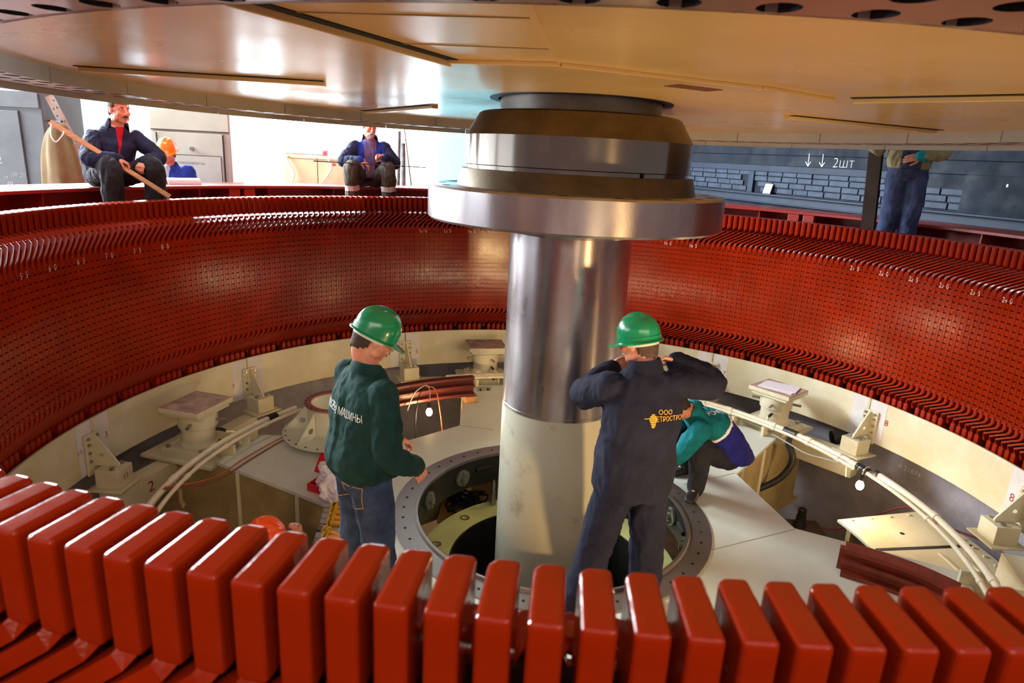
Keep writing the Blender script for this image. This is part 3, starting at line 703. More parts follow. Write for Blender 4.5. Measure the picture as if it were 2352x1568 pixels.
# ================================================================ THINGS LYING ON THE SPIDER
def rail_seg(name, label, az0, az1, r, z0, h, m):
    t = empty(name, P((az0+az1)/2, r, z0), label, 'rail', 'maroon curved brake rail pieces')
    prof = [(r-.055,z0),(r-.055,z0+h*.14),(r-.005,z0+h*.2),(r-.005,z0+h*.42),(r-.05,z0+h*.48),(r-.05,z0+h*.58),(r+.0,z0+h*.64),(r+.0,z0+h*.84),(r-.04,z0+h*.88),(r-.04,z0+h),(r+.05,z0+h),(r+.05,z0)]
    obj('rail_section', MB().lathe(prof, az0, az1, 40, close=True), m, t, smooth=35, bevel=.003)
    bh = MB()
    return t
r1 = rail_seg('brake_rail', 'curved maroon rail piece propped on wood block behind the green jacket man', -56, -20.2, 2.42, .075, .215, MAROON)
obj('angle_lug', MB().box((0,0,.0),(.16,.02,.045), polar_matrix(-17.6,2.38,.15)), BOLT, r1, bevel=.003, label='bright bolted lug at the end')
for da in (-18.6,-16.6): p = P(da,2.37,.15); obj('lug_bolt', MB().hexnut(p, .014, .02, -P(da,1)), DARKST, r1)
for az, lab in ((-21,'raw wooden block under the right end of the maroon rail'),(-54.5,'raw wooden block under the hidden left end of the maroon rail')):
    o = obj('wood_block', MB().box((0,0,.0375),(.14,.13,.075), polar_matrix(az,2.42,0)), WOOD, bevel=.004); tag(o, lab, 'block')
# second rail, on the right arm
t = empty('brake_rail', (2.25,-.72,0), 'short rust brown rail piece half hidden behind the near coils at right', 'rail', 'maroon curved brake rail pieces')
pts = [Vector((2.00,-.555,.10)),Vector((2.20,-.66,.10)),Vector((2.38,-.79,.10)),Vector((2.52,-.95,.10))]
m2 = mat('rusty_maroon_paint', (118,44,26), .45, var=.3, vscale=8)
for nm_, dz, dx, ww, hh in (('top_flange',.09,0,.12,.03),('mid_flange',.01,.01,.13,.03),('bottom_flange',-.085,0,.14,.03),('rail_web',0,.035,.05,.16)):
    q = [p + Vector((-.55*dx,.8*dx,dz))*1.0 for p in pts]
    obj(nm_, MB().sweep(smooth_path(q,4), ww, hh, [Vector((0,0,1))]*13), m2, t, smooth=40)
# half round flanged housing
hc = Vector((-2.02, 1.14, 0)); hz = .05
hh = empty('half_housing', hc, 'pale half round flanged housing with holed gussets, left of the green jacket man', 'housing')
HP = mat('pale_grey_green_paint', (206,210,190), .4, var=.08)
Hm = Matrix.Translation(hc) @ Matrix.Rotation(rad(25),4,'Z')
base = [ (.50*math.cos(rad(a)), .50*math.sin(rad(a))) for a in range(90,271,6)] + [(.25*math.cos(rad(a)), .25*math.sin(rad(a))) for a in range(270,89,-6)]
obj('base_flange', MB().prism(base, hz, hz+.02, Hm), HP, hh, bevel=.002)
obj('half_cylinder', MB().lathe([(.25,hz),(.27,hz),(.27,.34),(.25,.34)], 170-25+25, 350-0, 40, close=True, M=Matrix.Translation(hc)@Matrix.Rotation(rad(0),4,'Z')), HP, hh, smooth=40)
obj('top_flange', MB().lathe([(.235,.34),(.295,.34),(.295,.355),(.235,.355)], 170, 350, 40, close=True, M=Matrix.Translation(hc)), mat('red_brown_primer', (150,96,88), .5, var=.2), hh, smooth=40, label='red brown top flange with small holes')
th = MB()
for a in range(175,350,14): p = P(a,.282,.356); th.cyl(p+hc, p+hc+Vector((0,0,.002)), .008, 8)
for a in range(100,268,14): q = Hm @ Vector((.475*math.cos(rad(a)),.475*math.sin(rad(a)),hz+.0205)); th.cyl(q, q+Vector((0,0,.002)), .010, 8)
obj('flange_holes', th, BLACK, hh)
for a in (110,160,215,262):
    M = Hm @ Matrix.Rotation(rad(a),4,'Z') @ Matrix(((1,0,0,0),(0,0,1,-.006),(0,1,0,0),(0,0,0,1)))
    g = MB(); plate_with_holes(g, [(.27,hz+.02),(.48,hz+.02),(.28,.31)], [circle(.325,.15,.030,16)], 0, .012, M)
    obj('gusset', g, HP, hh)
obj('edge_strip', MB().bar(Hm @ Vector((0.0,.26,hz+.03)), Hm @ Vector((0.0,.50,hz+.03)), .02, .06), mat('grey_edge', (110,114,118), .5), hh)
for x, y, lab in ((-.32,-.16,'wooden block under the pale half housing, nearest side'),(-.05,.36,'wooden block under the pale half housing, far side'),(-.05,-.36,'wooden block under the pale half housing, shaft side')):
    p = Hm @ Vector((x,y,0)); o = obj('wood_block', MB().box((p.x,p.y,.025),(.10,.08,.05)), WOOD, bevel=.003); tag(o, lab, 'block')
# crumpled rags and red tool case
def rag(name, label, c, s, m, seed, flat=.6):
    bm = bmesh.new(); bmesh.ops.create_icosphere(bm, subdivisions=5, radius=1)
    for v in bm.verts:
        d = v.co.normalized()
        n1 = mnoise.noise(d*1.6+Vector((seed,0,0))); n2 = abs(mnoise.noise(d*3.5+Vector((0,seed,0)))); n3 = abs(mnoise.noise(d*8+Vector((0,0,seed))))
        k = .80+.30*n1-.22*n2-.12*n3
        v.co = Vector((d.x*s[0]*k, d.y*s[1]*k, d.z*s[2]*k))
    zmin = min(v.co.z for v in bm.verts)*flat
    for v in bm.verts: v.co.z = max(v.co.z, zmin) - zmin
    me = bpy.data.meshes.new(name); bm.to_mesh(me); bm.free()
    o = obj(name, me, m, smooth=180); o.location = c; tag(o, label, 'rag'); return o
RAG = mat('white_rag', (236,232,240), .9)
tc_ = empty('tool_case', (-1.76,.13,0), 'open red plastic tool case on the pale floor, white rag in it', 'tool case')
TR = mat('red_case_plastic', (206,24,44), .35)
M = Matrix.Translation((-1.76,.13,0)) @ Matrix.Rotation(rad(-20),4,'Z')
tb = MB(); tb.box((0,0,.008),(.30,.26,.016),M)
for x,y,sx,sy in ((-.145,0,.012,.26),(.145,0,.012,.26),(0,-.125,.30,.012),(0,.125,.30,.012)): tb.box((x,y,.035),(sx,sy,.06),M)
obj('tray', tb, TR, tc_, bevel=.004)
obj('lid', MB().box((-.12,.16,.10),(.30,.02,.17), M, R=Matrix.Rotation(rad(-35),3,'X')), TR, tc_, bevel=.006)
obj('latch', MB().box((-.05,-.137,.04),(.03,.012,.03),M).box((.08,-.137,.04),(.03,.012,.03),M), TR, tc_)
obj('paper_label', MB().box((.10,0,.0175),(.07,.11,.003),M), mat('paper_label', (214,204,206), .7), tc_)
rag('white_rag', 'crumpled white rag heaped in the red tool case', (-1.76,.17,.017), (.20,.17,.16), RAG, 3.1)
rag('white_rag', 'crumpled white rag draped over the far end of the yellow sleeves', (-1.66,-.07,.03), (.18,.18,.14), RAG, 7.7)
rag('white_rag', 'small white rag lying across the middle of the yellow sleeves', (-1.42,-.52,.03), (.10,.10,.07), RAG, 11.2)
rag('grey_rag', 'dirty grey rag on the floor behind the red tool case', (-1.86,.62,.0), (.13,.20,.09), mat('dirty_rag', (176,166,158), .9), 5.5)
o = obj('dark_scraper', MB().bar((-1.90,.42,.012),(-1.62,.36,.012),.05,.012), DARKST, bevel=.003); tag(o, 'flat dark scraper blade on the floor between grey rag and tool case', 'scraper')
YEL = mat('amber_sleeve_plastic', (226,158,40), .35, var=.1)
YW = mat('yellow_washer', (214,176,50), .5)
def make_bolt():
    b = empty('sleeved_bolt')
    obj('sleeve', MB().tube([(.03,0,.026),(.36,0,.026)], .021, 16), YEL, b, smooth=50, local=True)
    obj('washer', MB().tube([(.012,0,.03),(.024,0,.03)], .038, 20), YW, b, smooth=50, local=True)
    obj('end_washer', MB().tube([(.045,0,.03),(.052,0,.03)], .036, 20), YW, b, smooth=50, local=True)
    obj('bolt_head', MB().hexnut((-.035,0,.03),.032,.046,(1,0,0)), BOLT, b, local=True)
    obj('bolt_tip', MB().tube([(.36,0,.026),(.43,0,.026)], .012, 12), BOLT, b, smooth=50, local=True)
    return b
b0 = make_bolt()
words_ = ['first','second','third','fourth','fifth','sixth','seventh','eighth','ninth']
ys = [-.06,-.13,-.20,-.275,-.35,-.425,-.52,-.61,-.69]
for i, y in enumerate(ys):
    b = b0 if i == 0 else dup(b0)
    b.location = (-1.70+.012*i, y, 0); b.rotation_euler = (0,0,rad(-4 + (3 if i % 2 else -1) - (22 if i == 6 else 0)))
    lab = 'amber sleeved steel bolt, %s from the red tool case in the row' % words_[i]
    if i == 6: lab = 'amber sleeved steel bolt lying askew across the others in the row'
    tag(b, lab, 'bolt', 'amber sleeved bolts laid in a row')
# ================================================================ IN THE PIT
cp_ = empty('cover_plate', P(86,3.25,-.30), 'cream bolted sheet metal cover in the right pit below the pipes', 'cover')
obj('sheet', MB().lathe([(2.72,-.365),(3.70,-.365),(3.70,-.34),(2.72,-.34)], 73.5, 95, 20, close=True), CREAM, cp_, bevel=.003)
obj('dark_seam', MB().bar(P(83.5,2.75,-.339),P(82.5,3.65,-.339),.035,.004), DARKST, cp_)
for a in range(75,95,2): p = P(a,3.63,-.34); obj('edge_bolt', MB().hexnut(p,.014,.014), CREAM, cp_)
for r in (2.85,3.05,3.25,3.45): p = P(74.3,r,-.34); obj('edge_bolt', MB().hexnut(p,.014,.014), CREAM, cp_)
p = P(79,3.15,-.34); obj('round_hole', MB().cyl(p, p+Vector((0,0,.002)), .02, 14), BLACK, cp_)
for r in (3.25,3.42): obj('rib', MB().lathe([(r,-.34),(r+.02,-.34),(r+.02,-.325),(r,-.325)], 84.5, 95, 12, close=True), CREAM, cp_)
for a, r in ((75.5,2.8),(93,2.8),(75.5,3.6),(93,3.6)): obj('prop_leg', MB().box((0,r,-.942),(.05,.05,1.155), polar_matrix(a,0,0)), WEB, cp_)
gv = empty('oil_valve', (2.72,1.62,-1.52), 'small dark valve with a black cap on a brown block in the right pit', 'valve')
obj('pedestal', MB().box((2.75,1.60,-1.23),(.36,.40,.58)), mat('oily_brown', (74,58,44), .5, var=.3), gv, bevel=.006)
obj('valve_body', MB().lathe([(0,-.94),(.065,-.94),(.065,-.90),(.05,-.87),(.05,-.82),(0,-.82)], seg=20, M=Matrix.Translation((2.70,1.66,0))), DARKST, gv, smooth=40)
obj('cap', MB().lathe([(0,-.82),(.042,-.82),(.042,-.74),(.03,-.73),(0,-.73)], seg=20, M=Matrix.Translation((2.70,1.66,0))), RUBBER, gv, smooth=40)
pw = MB(); M = face_matrix(P(65.5,4.073,-.24), (math.cos(rad(65.5)),-math.sin(rad(65.5)),0), (-math.sin(rad(65.5)),-math.cos(rad(65.5)),0))
add_text(pw, '= 21874', .075, M); pw.bar(P(63.5,4.073,-.29),P(67.5,4.073,-.29),.006,.002)
o = obj('wall_chalk_marks', pw, CHALK, bpy.data.objects['wall_pit'])
o = obj('drain_pipe', MB().tube([(2.95,2.72,.0),(3.10,2.10,-.12)] if False else [P(60,3.98,.02),P(56.5,3.62,-.06)], .075, 20, caps=False), DARKST, smooth=50); tag(o, 'open dark pipe end in the shadow behind the right bracket beam', 'pipe')
cbm = MB()
for i in range(9):
    rr = random.Random(i); c = Vector((-.78,1.18,-.66)); q = [c + Vector((rr.uniform(-.2,.2), rr.uniform(-.15,.15), rr.uniform(-.06,.12))) for _ in range(6)]
    cbm.tube(smooth_path(q+[q[0]],5), .010, 6)
o = obj('cable_tangle', cbm, RUBBER, smooth=80); tag(o, 'tangle of black cables seen under the hole wall left of the shaft', 'cable', kind='stuff')
o = obj('cable_tray', MB().box((-.78,1.18,-.76),(.5,.4,.04)).box((-.95,1.3,-1.15),(.05,.05,.74)).box((-.6,1.3,-1.15),(.05,.05,.74)), mat('orange_brown_tray', (196,140,74), .6), bevel=.004); tag(o, 'ochre tray under the black cable tangle beside the shaft hole', 'tray')
# ================================================================ BEYOND THE FRAME
FZ = .9
cb = empty('control_cabinet', (-4.6,3.95,FZ), 'grey green steel control cabinet lettered in Cyrillic, behind the orange helmeted man', 'cabinet')
CAB = mat('grey_green_cabinet_paint', (172,178,160), .45, var=.08)
Mc = Matrix.Translation((-4.68,3.95,FZ+.07)) @ Matrix.Rotation(rad(6),4,'Z')
obj('body', MB().box((0,.25,1.0),(.98,.5,2.0),Mc), CAB, cb, bevel=.01)
obj('top_panel', MB().box((0,-.005,1.90),(.96,.02,.24),Mc), CAB, cb, bevel=.004)
dr = obj('door', MB().box((0,-.012,.88),(.80,.024,1.74),Mc), CAB, cb, bevel=.004)
obj('lock', MB().tube([Mc @ Vector((.02,-.02,1.56)), Mc @ Vector((.02,-.06,1.56))], .025, 16), BOLT, dr, smooth=50).matrix_parent_inverse = Matrix.Identity(4)
obj('inset_panel', MB().box((.06,-.028,.98),(.62,.008,1.0),Mc), CAB, cb, bevel=.003)
sv = MB()
for x in (-.405,.405): sv.box((x,-.02,.88),(.012,.02,1.72),Mc)
sv.box((0,-.012,1.775),(.96,.01,.008),Mc)
for a in (-.25,.37): sv.box((a,-.033,.98),(.006,.002,1.0),Mc)
sv.box((.06,-.033,1.48),(.62,.002,.006),Mc)
obj('door_gap', sv, DARKST, cb)
ct = MB(); add_text(ct, 'ТЕРМОКОНТРОЛЬ', .036, Mc @ face_matrix((.0,-.034,1.38),(1,0,0),(0,-1,0)))
obj('lettering', ct, mat('dark_stencil', (84,88,84), .7), cb, label='dark stencilled Cyrillic lettering')
gc = empty('steel_locker', (-6.3,2.75,FZ), 'tall scuffed grey steel locker chalked with numbers, at the far left', 'cabinet')
GL = mat('scuffed_grey_paint', (86,88,90), .6, var=.2, vscale=3, rgb2=(72,74,78))
Ml = Matrix.Translation((-6.3,2.75,FZ)) @ Matrix.Rotation(rad(-4),4,'Z')
obj('body', MB().box((0,.3,1.08),(1.30,.6,2.16),Ml), GL, gc, bevel=.01)
obj('header', MB().box((0,-.012,2.07),(1.28,.024,.17),Ml), GL, gc, bevel=.004)
obj('door', MB().box((-.12,-.01,.98),(1.0,.02,1.94),Ml), GL, gc, bevel=.004)
for t, x, z, s in (('38 20',.28,1.27,.075),('70',.12,1.22,.07),('48',.16,1.16,.09),('2',.08,1.42,.12)):
    ch = MB(); add_text(ch, t, s, Ml @ face_matrix((x,-.022,z),(1,0,0),(0,-1,0)), thin=.003); obj('chalk_number', ch, CHALK, gc)

# coat on the locker side, perforated strip
ctn = MB(); cpts = [((-5.42,2.62,2.74),.05,.05),((-5.42,2.58,2.66),.13,.07),((-5.38,2.52,2.45),.19,.10),((-5.34,2.48,2.2),.21,.12),((-5.34,2.46,1.9),.22,.13),((-5.34,2.46,1.3),.23,.13)]
vs = []; ns_ = 28
for (c, a, b) in cpts:
    for k in range(ns_):
        th = 2*pi*k/ns_; w_ = 1+.12*math.sin(th*5+c[2]*4)+.06*math.sin(th*9)
        vs.append(Vector(c)+Vector((a*w_*math.cos(th), b*w_*math.sin(th), .02*math.sin(th*3))))
fs = [(i*ns_+k, i*ns_+(k+1)%ns_, (i+1)*ns_+(k+1)%ns_, (i+1)*ns_+k) for i in range(len(cpts)-1) for k in range(ns_)] + [tuple(range(ns_)), tuple(range((len(cpts)-1)*ns_, len(cpts)*ns_))]
o = obj('hanging_coat', MB().add(vs, fs), mat('tan_canvas', (104,82,48), .9, var=.25, vscale=6, bump=.3, bscale=14), smooth=180); tag(o, 'tan canvas coat hanging beside the grey locker', 'coat')
o.modifiers.new('subdiv','SUBSURF').render_levels = 2
ck_ = obj('coat_peg', MB().bar((-5.66,2.80,2.76),(-5.40,2.64,2.76),.02,.02), DARKST, o)
ps = MB(); A, B = Vector((-5.56,2.72,3.02)), Vector((-4.72,2.86,.905)); d = (B-A).normalized(); L_ = (B-A).length
sd = d.cross(Vector((0,1,0))).normalized(); Mp = Matrix(((d.x,sd.x,0,A.x),(d.y,sd.y,-1,A.y),(d.z,sd.z,0,A.z),(0,0,0,1)))
plate_with_holes(ps, [(0,-.05),(L_,-.05),(L_,.05),(0,.05)], [circle(.06+i*.075,s*.022,.014,10) for i in range(28) for s in (-1,1) if (i+ (s>0)) % 3], 0, .006, Mp)
o = obj('perforated_strip', ps, mat('rusty_grey_strip', (150,138,130), .5, rgb2=(150,96,60), vscale=6)); tag(o, 'leaning perforated steel strip between the coat and the seated man', 'strip')
# crates with tools, posts and rods on the left floor
BX = mat('beige_box_paint', (214,206,164), .55, var=.08)
for i, (x, lab) in enumerate(((-3.62,'beige steel box with tools on its lid, left of the bearded man'),(-3.13,'beige steel box with a red star mark, directly left of the bearded man'))):
    b = empty('steel_box', (x,5.1,FZ), lab, 'box', 'beige boxes on the hall floor')
    obj('box_body', MB().box((x,5.1,FZ+.78),(.48,.4,1.56)), BX, b, bevel=.006)
    obj('lid', MB().box((x,5.1,FZ+1.575),(.485,.42,.03)), BX, b, bevel=.005)
    if i: obj('red_mark', MB().ell((x-.02,4.898,FZ+1.50),(.035,.003,.02),8,5), mat('red_mark', (214,86,70), .6), b)
cable('white_rope', 'white rope looped over the left beige box', [(-3.80,4.885,2.50),(-3.78,4.87,2.40),(-3.70,4.87,2.25),(-3.74,4.87,2.12)], .010, RAG, 'rope')
cable('white_rope', 'white rope hanging down the right beige box', [(-3.22,4.87,2.48),(-3.16,4.86,2.36),(-3.24,4.86,2.22),(-3.30,4.86,2.15)], .010, RAG, 'rope')
for nm_, lab, a, b, r, c in (('screwdriver','orange handled tool lying on the left beige box',(-3.86,5.0,2.518),(-3.60,5.02,2.518),.012,(214,120,40)),('spanner','grey spanner lying on the boxes',(-3.62,5.06,2.52),(-3.30,5.02,2.52),.012,(96,98,104)),('tape_roll','red tape roll standing on the beige boxes',(-3.32,5.0,2.545),(-3.26,5.0,2.545),.04,(206,60,60))):
    o = obj(nm_, MB().tube([a,b], r, 14), mat(nm_+'_paint', c, .5), smooth=50); tag(o, lab, 'tool')
for nm_, lab, pts_, r in (('foam_pole','tall grey lagged pole standing right of the bearded man',[(-2.32,5.25,FZ),(-2.30,5.28,2.90)],.028),('foam_pole','shorter grey lagged pole standing right of the bearded man',[(-2.20,5.25,FZ),(-2.24,5.28,2.74)],.032),('steel_rod','thin steel rod leaning right of the lagged poles',[(-1.95,5.3,FZ),(-2.25,5.4,2.95)],.012)):
    o = obj(nm_, MB().tube(pts_, r, 12), mat('grey_lagging', (120,122,120), .8, var=.4, vscale=12) if r > .02 else BOLT, smooth=50); tag(o, lab, 'pole')
cv = MB(); vs = []
for x in (-.17,.17):
    for rr_ in (.075,.085):
        for k in range(13): th = pi*k/12; vs.append((x, rr_*math.cos(th), rr_*math.sin(th)*.8))
fs = []
for k in range(12):
    fs += [(k,k+1,27+k-1+0,26+k) if False else (k,k+1,26+k+1,26+k),(13+k,39+k,39+k+1,13+k+1),(k,13+k,13+k+1,k+1),(26+k,26+k+1,39+k+1,39+k)]
fs += [(0,26,39,13),(12,25,51,38)]
cv.add(vs, fs); o = obj('pipe_half_shell', cv, mat('pale_grey_shell', (206,208,206), .5), smooth=50); o.location = (-4.07,2.52,2.176); o.rotation_euler = (0,0,rad(48)); tag(o, 'pale grey half pipe shell lying on the red flange by the seated man', 'shell')
o = obj('flat_steel_post', MB().bar((3.32,2.66,1.776),(3.27,2.78,3.06),.16,.03,up=WN), mat('rusty_flat_bar', (44,32,26), .9, var=.3, vscale=3, spec=.1), bevel=.003); tag(o, 'dark brown flat steel bar standing upright, held by the standing man', 'bar')
o = obj('grey_plate', MB().box((0,0,0),(.16,.16,.012), R=Matrix.Rotation(rad(70),3,'X')), mat('grey_plate_paint', (150,152,156), .5)); o.matrix_world = WM @ Matrix.Translation((1.95,2.33,.08)) @ Matrix.Rotation(rad(-90+4),4,'X'); tag(o, 'small grey plate leaning on the ledge against the brick wall', 'plate')
# ================================================================ PEOPLE
SKIN = mat('skin', (206,146,118), .5, var=.10, vscale=14, rgb2=(190,118,96))
SHOE = mat('black_work_shoe', (34,32,34), .5, var=.3, vscale=20)
def remesh(mb, vox, smooth_it=6, name='m', fac=.5):
    me = mb.mesh(name); o = bpy.data.objects.new('tmp', me); COL.objects.link(o)
    r = o.modifiers.new('r','REMESH'); r.mode = 'VOXEL'; r.voxel_size = vox; r.adaptivity = 0
    s = o.modifiers.new('s','SMOOTH'); s.iterations = smooth_it; s.factor = fac
    dg = bpy.context.evaluated_depsgraph_get(); out = bpy.data.meshes.new_from_object(o.evaluated_get(dg))
    bpy.data.objects.remove(o); bpy.data.meshes.remove(me); out.name = name; out.materials.clear(); return out
def wrinkle(me, amp, seed, freq=7.0, sq=(1,1,.45)):
    sd = Vector((seed*3.1, seed*1.7, seed))
    co = [v.co.copy() for v in me.vertices]; no = [v.normal.copy() for v in me.vertices]
    for v, c, n_ in zip(me.vertices, co, no):
        p = Vector((c.x*sq[0], c.y*sq[1], c.z*sq[2]))
        wv = mnoise.noise_vector(p*3+sd)*.12
        a = mnoise.noise((p+wv)*freq+sd); b = mnoise.noise((p+wv)*freq*2.3+sd)
        v.co = c + n_*amp*((1-2*abs(a))*.9 + (1-2*abs(b))*.45 - .5)
    me.update()
def split(me, fn):
    """faces sorted by fn(centre, normal) -> {key: mesh}"""
    groups = {}
    for p in me.polygons: groups.setdefault(fn(p.center, p.normal), []).append(tuple(p.vertices))
    out = {}
    for k, fs in groups.items():
        idx = {}; vs = []; nf = []
        for f in fs:
            q = []
            for i in f:
                if i not in idx: idx[i] = len(vs); vs.append(tuple(me.vertices[i].co))
                q.append(idx[i])
            nf.append(tuple(q))
        m = bpy.data.meshes.new(str(k)); m.from_pydata(vs, [], nf); m.update(); out[k] = m
    return out
def loft(mb, rings, n=24, pw=2.4):
    vs = []
    for c, X, Y, a, b in rings:
        for k in range(n):
            th = 2*pi*k/n; c_, s_ = math.cos(th), math.sin(th)
            vs.append(Vector(c) + X*a*math.copysign(abs(c_)**(2/pw), c_) + Y*b*math.copysign(abs(s_)**(2/pw), s_))
    m = len(rings); vs += [Vector(rings[0][0]), Vector(rings[-1][0])]
    fs = [(i*n+k, i*n+(k+1)%n, (i+1)*n+(k+1)%n, (i+1)*n+k) for i in range(m-1) for k in range(n)]
    fs += [(m*n, (k+1)%n, k) for k in range(n)] + [(m*n+1, (m-1)*n+k, (m-1)*n+(k+1)%n) for k in range(n)]
    return mb.add(vs, fs)
def limb(mb, pts, rs, seg=16):
    q = smooth_path(pts, 6) if len(pts) > 2 else [Vector(p) for p in pts]
    k = 6 if len(pts) > 2 else 1
    rr = []
    for i in range(len(q)):
        t = i/k; j = min(int(t), len(rs)-2); rr.append(rs[j]+(rs[j+1]-rs[j])*(t-j))
    mb.tube(q, rr, seg)
    for p, r in ((q[0], rr[0]), (q[-1], rr[-1])): mb.ell(p, (r*.98,)*3, 14, 8)
    return mb
def frame(f, u=(0,0,1)):
    f = Vector(f).normalized(); r = f.cross(Vector(u)).normalized(); u = r.cross(f); return r, f, u
def hand(mb, wr, d, pn, side, curl=25, sc=1.0, spread=0.0):
    """palm plus four fingers and a thumb; d toward the fingers, pn out of the palm, side=+1 puts the thumb at d x pn"""
    d = Vector(d).normalized(); pn = Vector(pn); pn = (pn-d*pn.dot(d)).normalized(); t = d.cross(pn)*side; wr = Vector(wr)
    rings = []
    for s, a, b in ((-.02,.026,.021),(.015,.030,.019),(.05,.040,.017),(.085,.041,.014),(.095,.038,.011)): rings.append((wr+d*s*sc, t, pn, a*sc, b*sc))
    loft(mb, rings, 16, 2.6)
    for i, (off, ln) in enumerate(((.031,.074),(.0105,.083),(-.0105,.077),(-.031,.060))):
        p = wr + d*.088*sc + t*off*sc; pts = [p - d*.02*sc]; pts.append(p); ang = 0
        dd = (d + t*spread*off*8).normalized(); ax = dd.cross(pn)
        for j, fr in enumerate((.45,.32,.23)):
            ang += rad(curl*(.7 if j == 0 else 1.0)+i*2)
            v = dd*math.cos(ang) + pn*math.sin(ang); p = p + v*ln*fr*sc; pts.append(p)
        mb.tube(pts, [r*sc for r in (.0095,.0095,.0088,.0080,.0066)], 10); mb.ell(pts[-1], (.0064*sc,)*3, 8, 6)
    p = wr + d*.022*sc + t*.024*sc; v1 = (d*.62+t*.62+pn*.42).normalized(); v2 = (d*.85+t*.15+pn*(.3+curl*.006)).normalized()
    pts = [p, p+v1*.040*sc, p+v1*.040*sc+v2*.034*sc, p+v1*.040*sc+v2*.034*sc+(v2+pn*.3).normalized()*.024*sc]
    mb.tube(pts, [.014*sc,.0115*sc,.0105*sc,.0080*sc], 10); mb.ell(pts[-1], (.0078*sc,)*3, 8, 6)
def head_matrix(c, f, u=(0,0,1)):
    r, f, u = frame(f, u); c = Vector(c)
    return Matrix(((r.x,f.x,u.x,c.x),(r.y,f.y,u.y,c.y),(r.z,f.z,u.z,c.z),(0,0,0,1)))
def head_geo(mb, M, neck):
    E = lambda c, s, seg=20, rg=14: mb.ell(c, s, seg, rg, M)
    E((0,-.018,.040),(.076,.098,.084)); E((0,.028,-.040),(.060,.062,.078)); E((0,.010,.0),(.070,.078,.07))
    E((0,.062,-.098),(.028,.026,.022)); E((0,.045,-.085),(.045,.036,.030))
    for s in (-1,1):
        E((s*.038,.058,-.032),(.024,.026,.026)); E((s*.079,-.006,-.014),(.009,.020,.033)); E((s*.083,-.014,.004),(.008,.012,.014)); E((s*.030,.080,.020),(.024,.012,.009)); E((s*.013,.098,-.040),(.009,.011,.008))
        E((s*.050,.02,-.075),(.02,.035,.03))
    mb.tube([M @ Vector(p) for p in ((0,.086,.012),(0,.098,-.012),(0,.114,-.036))], [.009,.011,.013], 12); E((0,.106,-.039),(.014,.014,.011))
    E((0,.088,-.067),(.024,.010,.006)); E((0,.086,-.078),(.020,.010,.0065))
    limb(mb, [M @ Vector((0,-.030,-.05)), M @ Vector((0,-.034,-.10)), Vector(neck)], [.056,.054,.060])
def face_parts(root, M, brow=(60,44,36), eyes=True, moustache=None, beard=None):
    for s in (-1,1):
        e = MB().ell((s*.031,.0795,.001),(.0105,.0080,.0062),14,10,M); eo = obj('eye', e, mat('eye_white',(226,220,214),.25), root, smooth=180)
        obj('iris', MB().ell((s*.031,.0862,.001),(.0050,.003,.0052),10,8,M), mat('dark_iris',(40,34,30),.2), eo, smooth=180).matrix_parent_inverse = Matrix.Identity(4)
        b = MB().tube([M @ Vector(p) for p in ((s*.013,.093,.021),(s*.031,.0935,.027),(s*.050,.080,.021))],[.0022,.0032,.002],8)
        obj('eyebrow', b, mat('brow_%d' % brow[0], brow, .9), root, smooth=180)
    obj('lips', MB().ell((0,.0955,-.0725),(.021,.0045,.0075),14,8,M), mat('lips',(166,92,84),.5), root, smooth=180)
    if moustache:
        m = MB()
        for s in (-1,1): m.tube([M @ Vector(p) for p in ((s*.002,.104,-.055),(s*.016,.100,-.058),(s*.032,.088,-.068))],[.005,.0055,.003],10)
        obj('moustache', m, mat('moustache_%d' % moustache[0], moustache, .9, bump=.6, bscale=200), root, smooth=180)
    if beard:
        m = MB(); m.ell((0,.040,-.085),(.056,.056,.044),20,14,M); m.ell((0,.064,-.10),(.032,.032,.030),16,10,M)
        for s in (-1,1): m.ell((s*.052,.022,-.055),(.016,.035,.045),14,10,M); m.tube([M @ Vector(p) for p in ((s*.002,.106,-.054),(s*.018,.100,-.060),(s*.034,.086,-.075))],[.008,.009,.006],10)
        me = remesh(m, .005, 3, 'beard'); wrinkle(me, .004, 3, 60, (1,1,1)); obj('beard', me, mat('grey_beard', beard, .95, bump=.7, bscale=160), root, smooth=180)
def hair_geo(root, M, rgb, nape=-.075, front=.052, bald=False):
    m = MB(); n1, n2 = 40, 26; vs = []; fs = []
    for i in range(n2+1):
        if i <= 14: th = pi/2*i/14; sr, z = math.sin(th), .040+.091*math.cos(th)
        else: t_ = (i-14)/(n2-14); sr, z = 1-.26*t_*t_, .040-.155*t_
        for k in range(n1):
            ph = 2*pi*k/n1; d = Vector((sr*math.cos(ph), sr*math.sin(ph), z*10))
            nz = 1+.014*mnoise.noise(d*9)
            vs.append(Vector((d.x*.0815*nz, -.018+d.y*.104*nz, z)))
    for i in range(n2):
        for k in range(n1):
            q = [i*n1+k, (i+1)*n1+k, (i+1)*n1+(k+1)%n1, i*n1+(k+1)%n1]; c = sum((vs[j] for j in q), Vector())/4
            lim = front if c.y > .035 else (.010 if c.y > -.030 else nape+.04*(c.y+.122)/.092)
            if c.z > lim: fs.append(tuple(q))
    m.add([M @ v for v in vs], fs); o = obj('hair', m, mat('hair_%d_%d' % (rgb[0], rgb[2]), rgb, .8, var=.3, vscale=60, bump=.5, bscale=120), root, smooth=180)
    sd_ = o.modifiers.new('thick','SOLIDIFY'); sd_.thickness = .006
    return o
